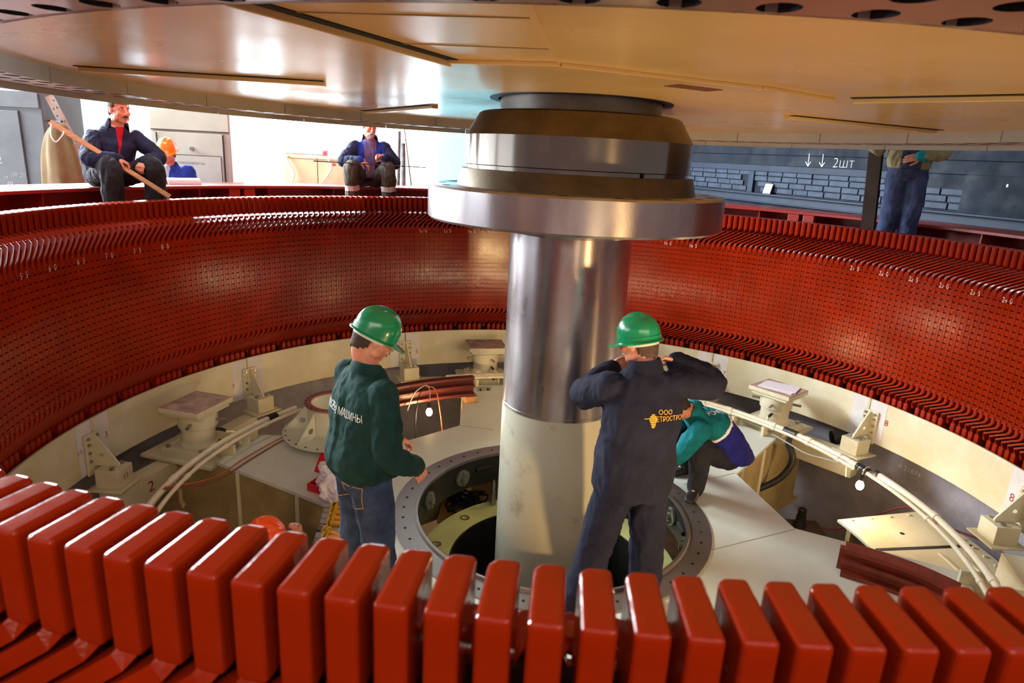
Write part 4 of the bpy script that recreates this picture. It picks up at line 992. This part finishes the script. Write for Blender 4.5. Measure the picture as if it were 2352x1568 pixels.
def helmet_geo(root, M, rgb, rgbname, peak=.045, band=True):
    HM = mat(rgbname, rgb, .22, coat=.3)
    m = MB(); n1, n2 = 48, 18; vs = []; A, B, H = .100, .124, .114; z0 = .035; c0 = Vector((0,-.010,z0))
    for i in range(n2+1):
        th = (pi/2)*i/n2
        for k in range(n1):
            ph = 2*pi*k/n1; x, y = math.sin(th)*math.cos(ph), math.sin(th)*math.sin(ph); z = math.cos(th)
            z = z**.86 if z > 0 else 0
            rdg = .010*math.exp(-((x*A)/.016)**2)*min(1, z*1.6) + .005*(math.exp(-((abs(x)*A-.052)/.010)**2))*min(1, z*1.4)
            vs.append(c0 + Vector((x*A, y*B, z*(H)+rdg)))
    # rim: short vertical band then a flared brim
    for sc, dz in ((1.0,-.006),(1.03,-.006),(1.03,-.030)):
        for k in range(n1):
            ph = 2*pi*k/n1; vs.append(c0 + Vector((math.cos(ph)*A*sc, math.sin(ph)*B*sc, dz)))
    for ex, dz in ((1,-.036),(1,-.041)):
        for k in range(n1):
            ph = 2*pi*k/n1; f_ = max(0, math.sin(ph))**1.5
            o_ = .012 + peak*f_
            vs.append(c0 + Vector((math.cos(ph)*(A*1.03+o_*.8), math.sin(ph)*(B*1.03)+ (o_ if math.sin(ph) > 0 else -.012), dz-.012*f_)))
    for k in range(n1):
        ph = 2*pi*k/n1; vs.append(c0 + Vector((math.cos(ph)*A*.97, math.sin(ph)*B*.97, -.034)))
    tot = len(vs)//n1; fs = [(i*n1+k, i*n1+(k+1)%n1, (i+1)*n1+(k+1)%n1, (i+1)*n1+k) for i in range(tot-1) for k in range(n1)]
    m.add([M @ v for v in vs], fs)
    h = obj('helmet', m, HM, root, smooth=42, merge=True)
    if band:
        b = MB(); vs = []
        for rr_, z in ((.90,.012),(.93,.012),(.93,-.022),(.90,-.022)):
            for k in range(n1): ph = 2*pi*k/n1; vs.append(M @ (Vector((math.cos(ph)*A*rr_*.95, -.010+math.sin(ph)*B*rr_*.95, z))))
        fs = [(i*n1+k, i*n1+(k+1)%n1, ((i+1)%4)*n1+(k+1)%n1, ((i+1)%4)*n1+k) for i in range(4) for k in range(n1) if math.sin(2*pi*k/n1) < .35]
        b.add(vs, fs); obj('headband', b, mat('pale_headband', (206,204,190), .6), h, smooth=50).matrix_parent_inverse = Matrix.Identity(4)
    return h
def shoe(root, an, f, ground, m=SHOE):
    f = Vector((f[0], f[1], 0)).normalized(); r = Vector((f.y,-f.x,0)); an = Vector(an); b = MB()
    c0 = Vector((an.x, an.y, ground))
    rings = [(c0+f*s+Vector((0,0,h*.5)), r, Vector((0,0,1)), w_, h*.5) for s, w_, h in ((-.085,.026,.06),(-.06,.038,.09),(0,.041,.11),(.05,.044,.085),(.11,.050,.065),(.16,.046,.052),(.19,.026,.036))]
    loft(b, rings, 18, 2.8); limb(b, [c0+Vector((0,0,.07)), c0+Vector((0,0,.13))], [.048,.05])
    me = remesh(b, .008, 4, 'shoe'); obj('shoe', me, m, root, smooth=180)
def body_torso(mb, J, k=.82):
    R, F, U = J['R'], J['F'], J['U']
    pe, ch, nk = J['pelvis'], J['chest'], J['neck']
    shm = (J['shL']+J['shR'])/2; rp, fp = J.get('Rp', R), J.get('Fp', F)
    loft(mb, [(pe-U*.06, rp, fp, .15*k, .10*k), (pe+U*.04, rp, fp, .175*k, .125*k), (pe.lerp(ch,.5), R, F, .165*k, .115*k), (ch, R, F, .19*k, .13*k), (shm-U*.02, R, F, .19*k, .10*k), (nk, R, F, .08*k, .075*k)])
def person(M, J, label, cat='person', jacket=None, trousers=None, head_f=(0,1,0), helmet=None, hair=(60,48,38), hands=None, vox=.006, jk={}, ground=0.0, shoes=True, shoe_dirs=None, face={}, seed=1, tvox=.012, skin=SKIN):
    """J: joints in local coordinates (x right, y forward, z up) mapped to the world by M"""
    for k in list(J):
        if isinstance(J[k], (tuple, list)): J[k] = M @ Vector(J[k]) if k not in ('F','Fp','head_f','U') else (M.to_3x3() @ Vector(J[k])).normalized()
    F = J.get('F', (M.to_3x3() @ Vector((0,1,0))).normalized()); 
    spine = (J['neck']-J['pelvis']).normalized(); U = J.get('U', spine)
    R = F.cross(U).normalized(); F = U.cross(R).normalized(); J['R'], J['F'], J['U'] = R, F, U
    if 'Fp' in J: J['Rp'] = J['Fp'].cross(Vector((0,0,1))).normalized()
    root = empty('person', (J['pelvis'].x, J['pelvis'].y, ground), label, cat)
    hf = (M.to_3x3() @ Vector(head_f)).normalized(); HMx = head_matrix(J['head'], hf, J.get('hu', (0,0,1)))
    b = MB(); body_torso(b, J)
    for s in 'LR':
        limb(b, [J['sh'+s], J['el'+s], J['wr'+s]], [.052,.042,.028]); limb(b, [J['hip'+s], J['kn'+s], J['an'+s]], [.070,.046,.030])
        an = J['an'+s]; fd = Vector(shoe_dirs[s]) if shoe_dirs else F
        fd = Vector((fd.x, fd.y, 0)).normalized(); limb(b, [an, an+fd*.08-Vector((0,0,.05))], [.030,.022])
        d, pn, side, curl = (hands or {}).get(s, ((J['wr'+s]-J['el'+s]), F, 1, 25)); hand(b, J['wr'+s], d, pn, side, curl)
    head_geo(b, HMx, J['neck'])
    me = remesh(b, vox, 3, 'body'); obj('body', me, skin, root, smooth=180)
    face_parts(root, HMx, **face)
    if hair: hair_geo(root, HMx, hair, **({'nape':-.105} if helmet else {}))
    if helmet: helmet_geo(root, HMx, *helmet)
    # trousers
    t = MB(); rp, fp = J.get('Rp', R), J.get('Fp', F); pe = J['pelvis']; w_ = jk.get('hip', 1.0)
    loft(t, [(pe-U*.09, rp, fp, .13*w_, .10*w_), (pe-U*.03, rp, fp, .178*w_, .135*w_), (pe+U*.05, rp, fp, .178*w_, .130*w_), (pe+U*.13, rp, fp, .165*w_, .118*w_)])
    tr = jk.get('leg', (.104,.082,.080))
    for s in 'LR':
        limb(t, [J['hip'+s], J['hip'+s].lerp(J['kn'+s],.5)+F*.008, J['kn'+s], J['kn'+s].lerp(J['an'+s],.55)-F*.012, J['an'+s]+(J['an'+s]-J['kn'+s]).normalized()*.035], [tr[0], (tr[0]+tr[1])*.5, tr[1], (tr[1]+tr[2])*.49, tr[2]])
    me = remesh(t, tvox, 5, 'trousers'); wrinkle(me, .011, seed+.3, 9.0); wrinkle(me, .004, seed+2.3, 26.0)
    parts = jk['tsplit'](me, J) if 'tsplit' in jk else {'trousers': me}
    for k, q in parts.items(): obj(k.split('|')[0], q, trousers[k.split('|')[0]] if isinstance(trousers, dict) else trousers, root, smooth=180)
    if shoes:
        for s in 'LR': shoe(root, J['an'+s], shoe_dirs[s] if shoe_dirs else F, ground)
    # jacket
    g = MB(); ch, nk = J['chest'], J['neck']; shm = (J['shL']+J['shR'])/2; a = jk.get('a', 1.0); hem = jk.get('hem', .02); bl = jk.get('blouse', 1.08)
    loft(g, [(pe-U*hem, rp, fp, .178*a, .135*a), (pe-U*(hem-.04), rp, fp, .185*a*bl, .142*a*bl), (pe.lerp(ch,.35), R, F, .192*a*bl, .145*a*bl), (pe.lerp(ch,.7), R, F, .195*a, .145*a), (ch, R, F, .202*a, .142*a), (ch.lerp(shm,.6), R, F, .200*a, .125*a), (shm+U*.005, R, F, .175*a, .092*a), (shm.lerp(nk,.55)+U*.01, R, F, .112*a, .080*a), (nk, R, F, .074*a, .070*a)], 28, 2.3)
    for s in 'LR':
        p = [J['sh'+s], J['sh'+s].lerp(J['el'+s],.5), J['el'+s], J['el'+s].lerp(J['wr'+s],.55), J['wr'+s]]
        sr_ = jk.get('sleeve', (.084,.078,.070,.062,.046)); limb(g, p, sr_)
    me = remesh(g, tvox*.92, 5, 'jacket'); wrinkle(me, .012, seed, 8.0, jk.get('sq', (1,1,.42))); wrinkle(me, .004, seed+5, 24.0)
    parts = jk['split'](me, J) if 'split' in jk else {'jacket': me}
    jo = None
    for k, q in parts.items():
        o = obj(k.split('|')[0], q, jacket[k.split('|')[0]] if isinstance(jacket, dict) else jacket, root, smooth=180)
        if k == 'jacket': jo = o
    if jk.get('collar', True):
        cm = jk.get('collar_mat', jacket['jacket'] if isinstance(jacket, dict) else jacket); nu = (J['head']-nk).normalized()*.4+U*.6; nu.normalize(); nr = F.cross(nu).normalized(); nf = nu.cross(nr)
        ho, hh_ = jk.get('collar_open', 0.0), jk.get('collar_h', .032); c = MB(); vs = []; n_ = 40
        for rr_, z in ((.080,-.02),(.074,hh_*.5),(.078,hh_),(.086,hh_*1.02),(.096,hh_*.4),(.104,-.025)):
            for k in range(n_):
                th = 2*pi*k/n_; fr_ = max(0, math.sin(th)); vs.append(nk + nr*rr_*math.cos(th)*1.02 + nf*(rr_*math.sin(th)*1.0+.010) + nu*(z - .055*fr_*(1 if z > 0 else .4)))
        fs = [(i*n_+k, i*n_+(k+1)%n_, ((i+1)%6)*n_+(k+1)%n_, ((i+1)%6)*n_+k) for i in range(6) for k in range(n_) if not (ho and math.sin(2*pi*(k+.5)/n_) > 1-ho)]
        obj('collar', c.add(vs, fs), cm, root, smooth=60)
    return root, jo, J
def decal(target, items, center, xdir, normal, m, name, parent, off=.003):
    """letters laid over a garment: every letter vertex is dropped onto the cloth along the back's normal"""
    t = MB(); n_ = Vector(normal).normalized()
    for kind, arg, size, dx, dy, sx in items:
        Mx = face_matrix(Vector(center), xdir, n_)
        if kind == 'text': add_text(t, arg, size, Mx @ Matrix.Translation((dx,dy,0)), sx)
        else: t.add([Mx @ Vector((x+dx,y+dy,0)) for x, y in arg], [tuple(range(len(arg)))])
    me = t.mesh(name); bm = bmesh.new(); bm.from_mesh(me)
    bmesh.ops.triangulate(bm, faces=bm.faces); bmesh.ops.subdivide_edges(bm, edges=[e for e in bm.edges if e.calc_length() > .012], cuts=2, use_grid_fill=True)
    bv = BVHTree.FromPolygons([v.co for v in target.data.vertices], [tuple(p.vertices) for p in target.data.polygons])
    miss = []
    for v in bm.verts:
        hit = bv.ray_cast(v.co + n_*.4, -n_)
        if hit[0] is not None: v.co = hit[0] + n_*off
        else: miss.append(v)
    bmesh.ops.delete(bm, geom=miss, context='VERTS')
    bm.to_mesh(me); bm.free(); return obj(name, me, m, parent)
def yaw(o, az): a = rad(az); s, c = math.sin(a), math.cos(a); return Matrix(((c, s, 0, o[0]), (-s, c, 0, o[1]), (0,0,1,o[2]), (0,0,0,1)))
GREENH = ((16,132,84), 'green_helmet_plastic'); ORANGEH = ((255,128,30), 'orange_helmet_plastic'); ORANGER = ((255,88,28), 'red_orange_helmet_plastic')
CL = lambda nm_, c, **k: mat(nm_, c, .88, var=.16, vscale=10, bump=.25, bscale=240, spec=.25, **k)
# ---- green jacket man
JEANS = CL('worn_blue_denim', (62,82,112), rgb2=(40,52,78))
r_, jo, J = person(yaw((-1.10,-1.42,0), 47), dict(pelvis=(0,0,.985), chest=(0,.015,1.30), neck=(0,.035,1.565), head=(.0,.085,1.725), shL=(-.185,.02,1.485), shR=(.185,.02,1.485), elL=(-.25,.06,1.18), elR=(.275,.0,1.175), wrL=(-.12,.27,1.06), wrR=(.225,.19,1.04), hipL=(-.095,0,.93), hipR=(.095,0,.93), knL=(-.12,.02,.52), knR=(.12,.03,.52), anL=(-.13,-.02,.10), anR=(.13,.0,.10)),
  'man in a green helmet and dark green jacket with jeans, standing left of the shaft', jacket=CL('bottle_green_cloth', (22,62,58), rgb2=(15,46,44)), trousers=JEANS, head_f=(.28,.84,-.46), helmet=GREENH, hair=(60,44,34),
  hands={'R': ((.3,.5,-.8), (-.6,.3,.2), 1, 22), 'L': ((.5,.5,-.4),(0,-.2,-1),1,30)}, jk=dict(a=1.10, hem=.0, blouse=1.12, sleeve=(.070,.074,.070,.062,.048), leg=(.108,.088,.082)), seed=1.2)
bk = -J['F']; xr = J['R']
decal(jo, [('text','СИЛОВЫЕ МАШИНЫ', .058, -.01, 0, .62)], J['chest']+Vector((0,0,.05))+bk*.1, xr, bk, mat('white_print', (222,226,226), .7), 'back_print', r_)
pk = MB()
for sx in (-.085,.085):
    pk.add([(sx-.06,.0,.05),(sx+.06,.0,.05),(sx+.06,0,-.06),(sx,0,-.085),(sx-.06,0,-.06)], [(0,1,2,3,4)])
# jeans pockets as stitched outlines
tro = [o for o in r_.children if o.name.startswith('trousers')][0]
def pocket(sx):
    q = [(-.062,.055),(.062,.055),(.058,-.06),(0,-.085),(-.058,-.06)]; out = []
    for i in range(5):
        a, b = Vector(q[i]), Vector(q[(i+1)%5]); d = (b-a).normalized(); n_ = Vector((-d.y, d.x))*.003
        out.append(('poly', [tuple(a-n_),tuple(b-n_),tuple(b+n_),tuple(a+n_)], 0, sx, -.06, 1))
    return out
decal(tro, pocket(-.09)+pocket(.09), J['pelvis']+bk*.1+Vector((0,0,-.02)), xr, bk, mat('denim_stitching', (150,128,92), .8), 'pocket_stitching', r_)
# ---- navy overall man
NAVY = CL('navy_work_cloth', (26,29,50), rgb2=(19,21,36))
r_, jo, J = person(yaw((.40,-1.20,0), -14), dict(pelvis=(-.02,0,.95), chest=(0,.0,1.28), neck=(0,.03,1.58), head=(-.04,.075,1.72), shL=(-.185,.02,1.485), shR=(.19,.02,1.50), elL=(-.245,.26,1.35), elR=(.425,.05,1.47), wrL=(-.06,.36,1.46), wrR=(.225,.10,1.585), hipL=(-.10,0,.90), hipR=(.09,0,.90), knL=(-.17,.06,.50), knR=(.135,.04,.50), anL=(-.275,.04,.10), anR=(.185,.10,.10)),
  'man in a green helmet and navy overalls with elbows raised, in front of the shaft', jacket=NAVY, trousers=NAVY, head_f=(-.62,.76,-.26), helmet=GREENH, hair=(70,52,42),
  hands={'R': ((-.9,-.1,.25), (0,-.4,-1), -1, 45), 'L': ((.6,.3,.3),(.2,-1,0),-1,45)}, jk=dict(a=1.09, hem=.11, blouse=1.10, leg=(.118,.100,.098), collar_h=.05, sleeve=(.078,.086,.088,.078,.058)), shoe_dirs={'L':(-.5,-.6,0),'R':(.2,.9,0)}, seed=4.1)
bk = -J['F']; xr = J['R']; GOLD = mat('gold_print', (232,168,40), .6)
bars_ = [('poly', [(-.020*w0,y*.62),(.020*w0,y*.62),(.020*w0,y*.62+.006),(-.020*w0,y*.62+.006)], 0, -.045, -.01, 1) for y, w0 in ((.045,.5),(.03,.9),(.015,1.1),(0,1.1),(-.015,.9),(-.03,.7),(-.045,.6),(-.06,.35))] + [('poly', [(-.050,.008),(-.018,.010),(-.018,.013),(-.050,.012)], 0, -.045, -.01, 1)]
decal(jo, [('text','ООО', .034, .030, .030, 1.1), ('text','ПЕТРОСТРОМ', .036, .058, -.004, .85)] + bars_, J['chest']+Vector((0,0,.065))+bk*.1+xr*.045, xr, bk, GOLD, 'back_print', r_)
# ---- crouching man behind
ROY = CL('royal_blue_cloth', (40,44,140), rgb2=(28,30,108)); TEAL = CL('teal_cloth', (12,120,130), rgb2=(8,96,108))
def teal_split(me, J):
    def fn(c, n_):
        t = (c-J['pelvis']).dot(J['U'])/(J['neck']-J['pelvis']).length
        if t > .52: return 'yoke'
        if t > .47: return 'white_stripe'
        return 'jacket'
    return split(me, fn)
Mi = Matrix.Identity(4)
r_, jo, J = person(Mi, dict(pelvis=(1.50,.62,.34), chest=(1.34,.60,.56), neck=(1.12,.55,.70), head=(.98,.50,.74), F=(-.55,-.15,-.8), Fp=(-.95,-.25,-.1), shL=(1.18,.38,.60), shR=(1.20,.76,.64), elL=(1.02,.36,.38), elR=(.98,.74,.40), wrL=(.86,.42,.22), wrR=(.84,.66,.22), hipL=(1.48,.52,.30), hipR=(1.46,.72,.30), knL=(1.20,.40,.42), knR=(1.10,.74,.38), anL=(1.21,.40,.10), anR=(1.22,.80,.10)),
  'person crouching in a teal and royal blue jacket with dark jeans, behind the navy man', jacket={'jacket':ROY,'yoke':TEAL,'white_stripe':RAG}, trousers=CL('black_denim', (44,46,54), rgb2=(32,34,42)), head_f=(-.7,-.1,-.7), helmet=None, hair=(50,40,34),
  jk=dict(split=teal_split, a=1.0, hem=.10, blouse=1.12, leg=(.095,.085,.068), collar_mat=TEAL), shoe_dirs={'L':(-.5,-.85,0),'R':(-.9,-.3,0)}, seed=2.2)
yk = [o for o in r_.children if o.name.startswith('yoke')][0]
nb = (-J['F']+Vector((.1,-.35,.1))).normalized()
decal(yk, [('text','POWER', .075, 0, 0, .9)], J['chest'].lerp(J['neck'],.35)+nb*.1, (.55,.75,-.35), nb, mat('white_print', (222,226,226), .7), 'back_print', r_)
# ---- man in the pit, only helmet and fist showing over the coils
GREYC = CL('grey_work_cloth', (80,82,90))
person(yaw((-2.02,-.84,-1.52), 72), dict(pelvis=(0,-.02,.93), chest=(0,.0,1.24), neck=(0,.04,1.49), head=(0,.10,1.64), shL=(-.18,.03,1.41), shR=(.18,.03,1.41), elL=(-.26,.12,1.13), elR=(.24,.34,1.34), wrL=(-.2,.33,1.05), wrR=(.06,.31,1.655), hipL=(-.09,0,.88), hipR=(.09,0,.88), knL=(-.10,.02,.49), knR=(.10,.02,.49), anL=(-.11,-.02,.10), anR=(.11,-.02,.10)),
  'person in a red orange helmet standing in the pit, hand raised, behind the near coils', jacket=GREYC, trousers=GREYC, head_f=(.05,.90,-.42), helmet=ORANGER, hair=(50,40,34), hands={'R': ((-.1,.1,1),(-.3,-1,0),1,60)}, ground=-1.52, seed=6.0)
# ---- seated man with a stick, left
DNAVY = CL('dark_blue_jacket_cloth', (36,46,76), rgb2=(24,30,52)); DGREY = CL('charcoal_trouser_cloth', (44,46,52), rgb2=(32,34,38))
REDT = CL('red_tshirt_cloth', (176,24,40))
def vneck_split(keys, wtop, t0):
    def sp_(me, J):
        L_ = (J['neck']-J['pelvis']).length
        def fn(c, n_):
            t = (c-J['pelvis']).dot(J['U'])/L_; x = (c-J['pelvis']).dot(J['R']); y = (c-(J['pelvis'].lerp(J['neck'],max(0,min(1,t))))).dot(J['F'])
            if y > .02 and t > t0 and abs(x) < wtop*(t-t0)/(1-t0): return keys
            return 'jacket'
        return split(me, fn)
    return sp_
SEATC = dict(hip=1.0, leg=(.100,.088,.084), hem=.03, blouse=1.08, sleeve=(.072,.074,.068,.060,.046), collar_open=.55, collar_h=.05)
_, jo4, J4 = person(Mi, dict(pelvis=(-4.30,1.63,2.275), chest=(-4.24,1.62,2.53), neck=(-4.17,1.635,2.73), head=(-4.12,1.62,2.88), F=(.80,-.60,-.1), Fp=(.75,-.66,0), shL=(-4.08,1.77,2.63), shR=(-4.31,1.50,2.625), elL=(-3.90,1.80,2.46), elR=(-4.21,1.25,2.44), wrL=(-3.89,1.545,2.425), wrR=(-3.995,1.315,2.45), hipL=(-4.22,1.70,2.27), hipR=(-4.36,1.56,2.27), knL=(-3.83,1.57,2.385), knR=(-4.02,1.23,2.375), anL=(-3.83,1.60,1.89), anR=(-4.01,1.24,1.89)),
  'moustached man in a dark blue jacket seated on the red frame, holding a stick', jacket={'jacket':DNAVY,'shirt':REDT}, trousers=DGREY, head_f=(.88,-.46,-.10), helmet=None, hair=(40,34,32), face=dict(brow=(40,32,28), moustache=(50,42,38)),
  hands={'R': ((.75,.30,-.45),(.15,.0,-1),-1,55), 'L': ((.0,-.75,-.45),(-.2,.35,-.9),1,55)}, jk=dict(SEATC, split=vneck_split('shirt', .034, .5)), ground=1.776, vox=.0048, tvox=.0085, seed=3.3, shoe_dirs={'L':(.75,-.66,0),'R':(.75,-.66,0)})
st_ = MB().bar((-4.46,1.165,2.735),(-3.595,1.395,2.135),.045,.018,up=(0,-.6,.8))
o = obj('wooden_stick', st_, WOOD, bevel=.003); tag(o, 'long wooden stick slanting across the seated man at left', 'stick')
o = obj('string_loop', MB().tube(smooth_path([(-4.44,1.15,2.72),(-4.42,1.10,2.62),(-4.38,1.10,2.57),(-4.33,1.12,2.63),(-4.34,1.15,2.66)],6), .005, 6), RAG, smooth=60); tag(o, 'white string loop hanging from the top of the wooden stick', 'string')
o = obj('seat_cloth', MB().box((-4.36,1.68,2.18),(.36,.34,.008), R=Matrix.Rotation(rad(45),3,'Z')), RAG, bevel=.002); tag(o, 'pale cloth under the man seated with the stick', 'cloth')
# ---- bearded man with a rod
BLUEY = CL('bright_blue_yoke', (40,66,160), rgb2=(28,48,130)); PLAID = CL('plaid_shirt_cloth', (84,84,140), rgb2=(118,92,96)); REFL = mat('reflective_strip', (196,190,182), .5)
def beard_split(me, J):
    L_ = (J['neck']-J['pelvis']).length
    def fn(c, n_):
        t = (c-J['pelvis']).dot(J['U'])/L_; x = (c-J['pelvis']).dot(J['R']); y = (c-(J['pelvis'].lerp(J['neck'],max(0,min(1,t))))).dot(J['F'])
        if y > .02 and t > .1 and abs(x) < .045+.035*t: return 'shirt'
        if abs(x) < .16:
            if .50 < t < .56 and y > .0: return 'reflective_strip|' + ('R' if x > 0 else 'L')
            if t >= .56: return 'yoke'
        return 'jacket'
    return split(me, fn)
def knee_split(me, J):
    def fn(c, n_):
        for s in 'LR':
            k, a = J['kn'+s], J['an'+s]; t = (c-k).dot((a-k).normalized())
            if (c-(k.lerp(a,.5))).length < .34 and .20 < t < .26 and (c-k.lerp(a,t/(a-k).length)).length < .14: return 'reflective_strip|' + s
        return 'trousers'
    return split(me, fn)
BRN = CL('brown_grey_trouser_cloth', (78,72,62), rgb2=(54,50,46))
person(Mi, dict(pelvis=(-2.40,3.93,2.275), chest=(-2.385,3.87,2.54), neck=(-2.365,3.84,2.755), head=(-2.35,3.79,2.91), F=(.30,-.95,-.15), Fp=(.36,-.93,0), shL=(-2.20,3.90,2.665), shR=(-2.53,3.78,2.665), elL=(-2.04,3.80,2.48), elR=(-2.63,3.58,2.48), wrL=(-2.12,3.60,2.545), wrR=(-2.40,3.50,2.50), hipL=(-2.31,3.96,2.27), hipR=(-2.50,3.89,2.27), knL=(-2.08,3.58,2.41), knR=(-2.49,3.44,2.41), anL=(-2.06,3.60,1.89), anR=(-2.48,3.46,1.89)),
  'grey bearded man in a blue yoked jacket and plaid shirt seated on the frame', jacket={'jacket':DNAVY,'yoke':BLUEY,'shirt':PLAID,'reflective_strip':REFL}, trousers={'trousers':BRN,'reflective_strip':REFL}, head_f=(.52,-.80,-.30), helmet=None, hair=(150,146,142), face=dict(brow=(120,112,106), beard=(196,192,188)),
  hands={'R': ((.85,.05,-.40),(.1,.2,-1),-1,30), 'L': ((-.7,-.3,.15),(.1,-.5,-.6),1,60)}, jk=dict(SEATC, split=beard_split, tsplit=knee_split, collar_open=.75, collar_mat=DNAVY), ground=1.776, vox=.0048, tvox=.0085, seed=5.3, shoe_dirs={'L':(.3,-.95,0),'R':(.3,-.95,0)})
o = obj('thin_rod', MB().tube([(-2.86,3.19,2.475),(-1.64,3.70,2.455)], .006, 8), DARKST, smooth=60); tag(o, 'thin dark rod lying across the bearded man\'s lap', 'rod')
# ---- orange helmet man behind the frame
person(yaw((-4.53,3.14,.9), 168), dict(pelvis=(0,0,.90), chest=(0,.01,1.20), neck=(0,.03,1.45), head=(0,.06,1.60), shL=(-.19,.02,1.37), shR=(.19,.02,1.37), elL=(-.24,.06,1.09), elR=(.24,.06,1.09), wrL=(-.20,.26,.98), wrR=(.20,.26,.98), hipL=(-.09,0,.86), hipR=(.09,0,.86), knL=(-.10,.02,.48), knR=(.10,.02,.48), anL=(-.11,-.02,.10), anR=(.11,-.02,.10)),
  'man in an orange helmet and blue jacket standing behind the red frame', jacket={'jacket':BLUEY,'shirt':CL('pale_blue_shirt', (168,186,206))}, trousers=DNAVY, head_f=(.12,.92,-.24), helmet=ORANGEH, hair=(120,100,84), face=dict(brow=(150,120,100)), jk=dict(split=vneck_split('shirt', .034, .5), collar_open=.6), ground=.9, seed=7.7)
# ---- standing man at the right, head hidden by the rotor
KHAKI = CL('khaki_jacket_cloth', (150,142,106), rgb2=(120,112,82)); BIB = CL('blue_overall_cloth', (68,80,116), rgb2=(46,54,82))
def bib_split(me, J):
    def fn(c, n_):
        x = (c-J['pelvis']).dot(J['R']); y = (c-J['pelvis']).dot(J['F'])
        return 'bib' if (y > .0 and -.10 < x < .085) else 'jacket'
    return split(me, fn)
person(Mi, dict(pelvis=(3.50,2.50,2.70), chest=(3.50,2.50,3.0), neck=(3.49,2.47,3.255), head=(3.47,2.42,3.40), F=(-.40,-.92,0), shL=(3.67,2.41,3.17), shR=(3.33,2.57,3.17), elL=(3.70,2.30,2.90), elR=(3.22,2.66,2.90), wrL=(3.50,2.30,2.845), wrR=(3.265,2.66,3.08), hipL=(3.585,2.46,2.65), hipR=(3.415,2.54,2.65), knL=(3.575,2.42,2.24), knR=(3.42,2.52,2.24), anL=(3.575,2.44,1.876), anR=(3.41,2.56,1.876)),
  'man in blue bib overalls and khaki jacket standing at right, head hidden by the rotor', jacket={'jacket':KHAKI,'bib':BIB}, trousers=BIB, head_f=(-.4,-.9,-.1), helmet=None, hair=(60,50,44), hands={'L': ((-.92,.22,-.22),(-.1,.6,-.3),1,14), 'R': ((.1,.1,1),(.2,.6,0),1,60)},
  jk=dict(split=bib_split, hem=-.03, blouse=1.0, a=1.04, leg=(.102,.086,.084), sleeve=(.086,.082,.080,.064,.044)), ground=1.776, vox=.0048, seed=8.8)
cu_ = MB(); limb(cu_, [(3.555,2.30,2.86),(3.49,2.30,2.845)], [.060,.052]); pr = [o for o in bpy.data.objects if o.name.startswith('person')][-1]
obj('sleeve_cuff', cu_, CL('teal_knit_cuff', (30,140,150)), pr, smooth=60, label='teal knitted cuff')
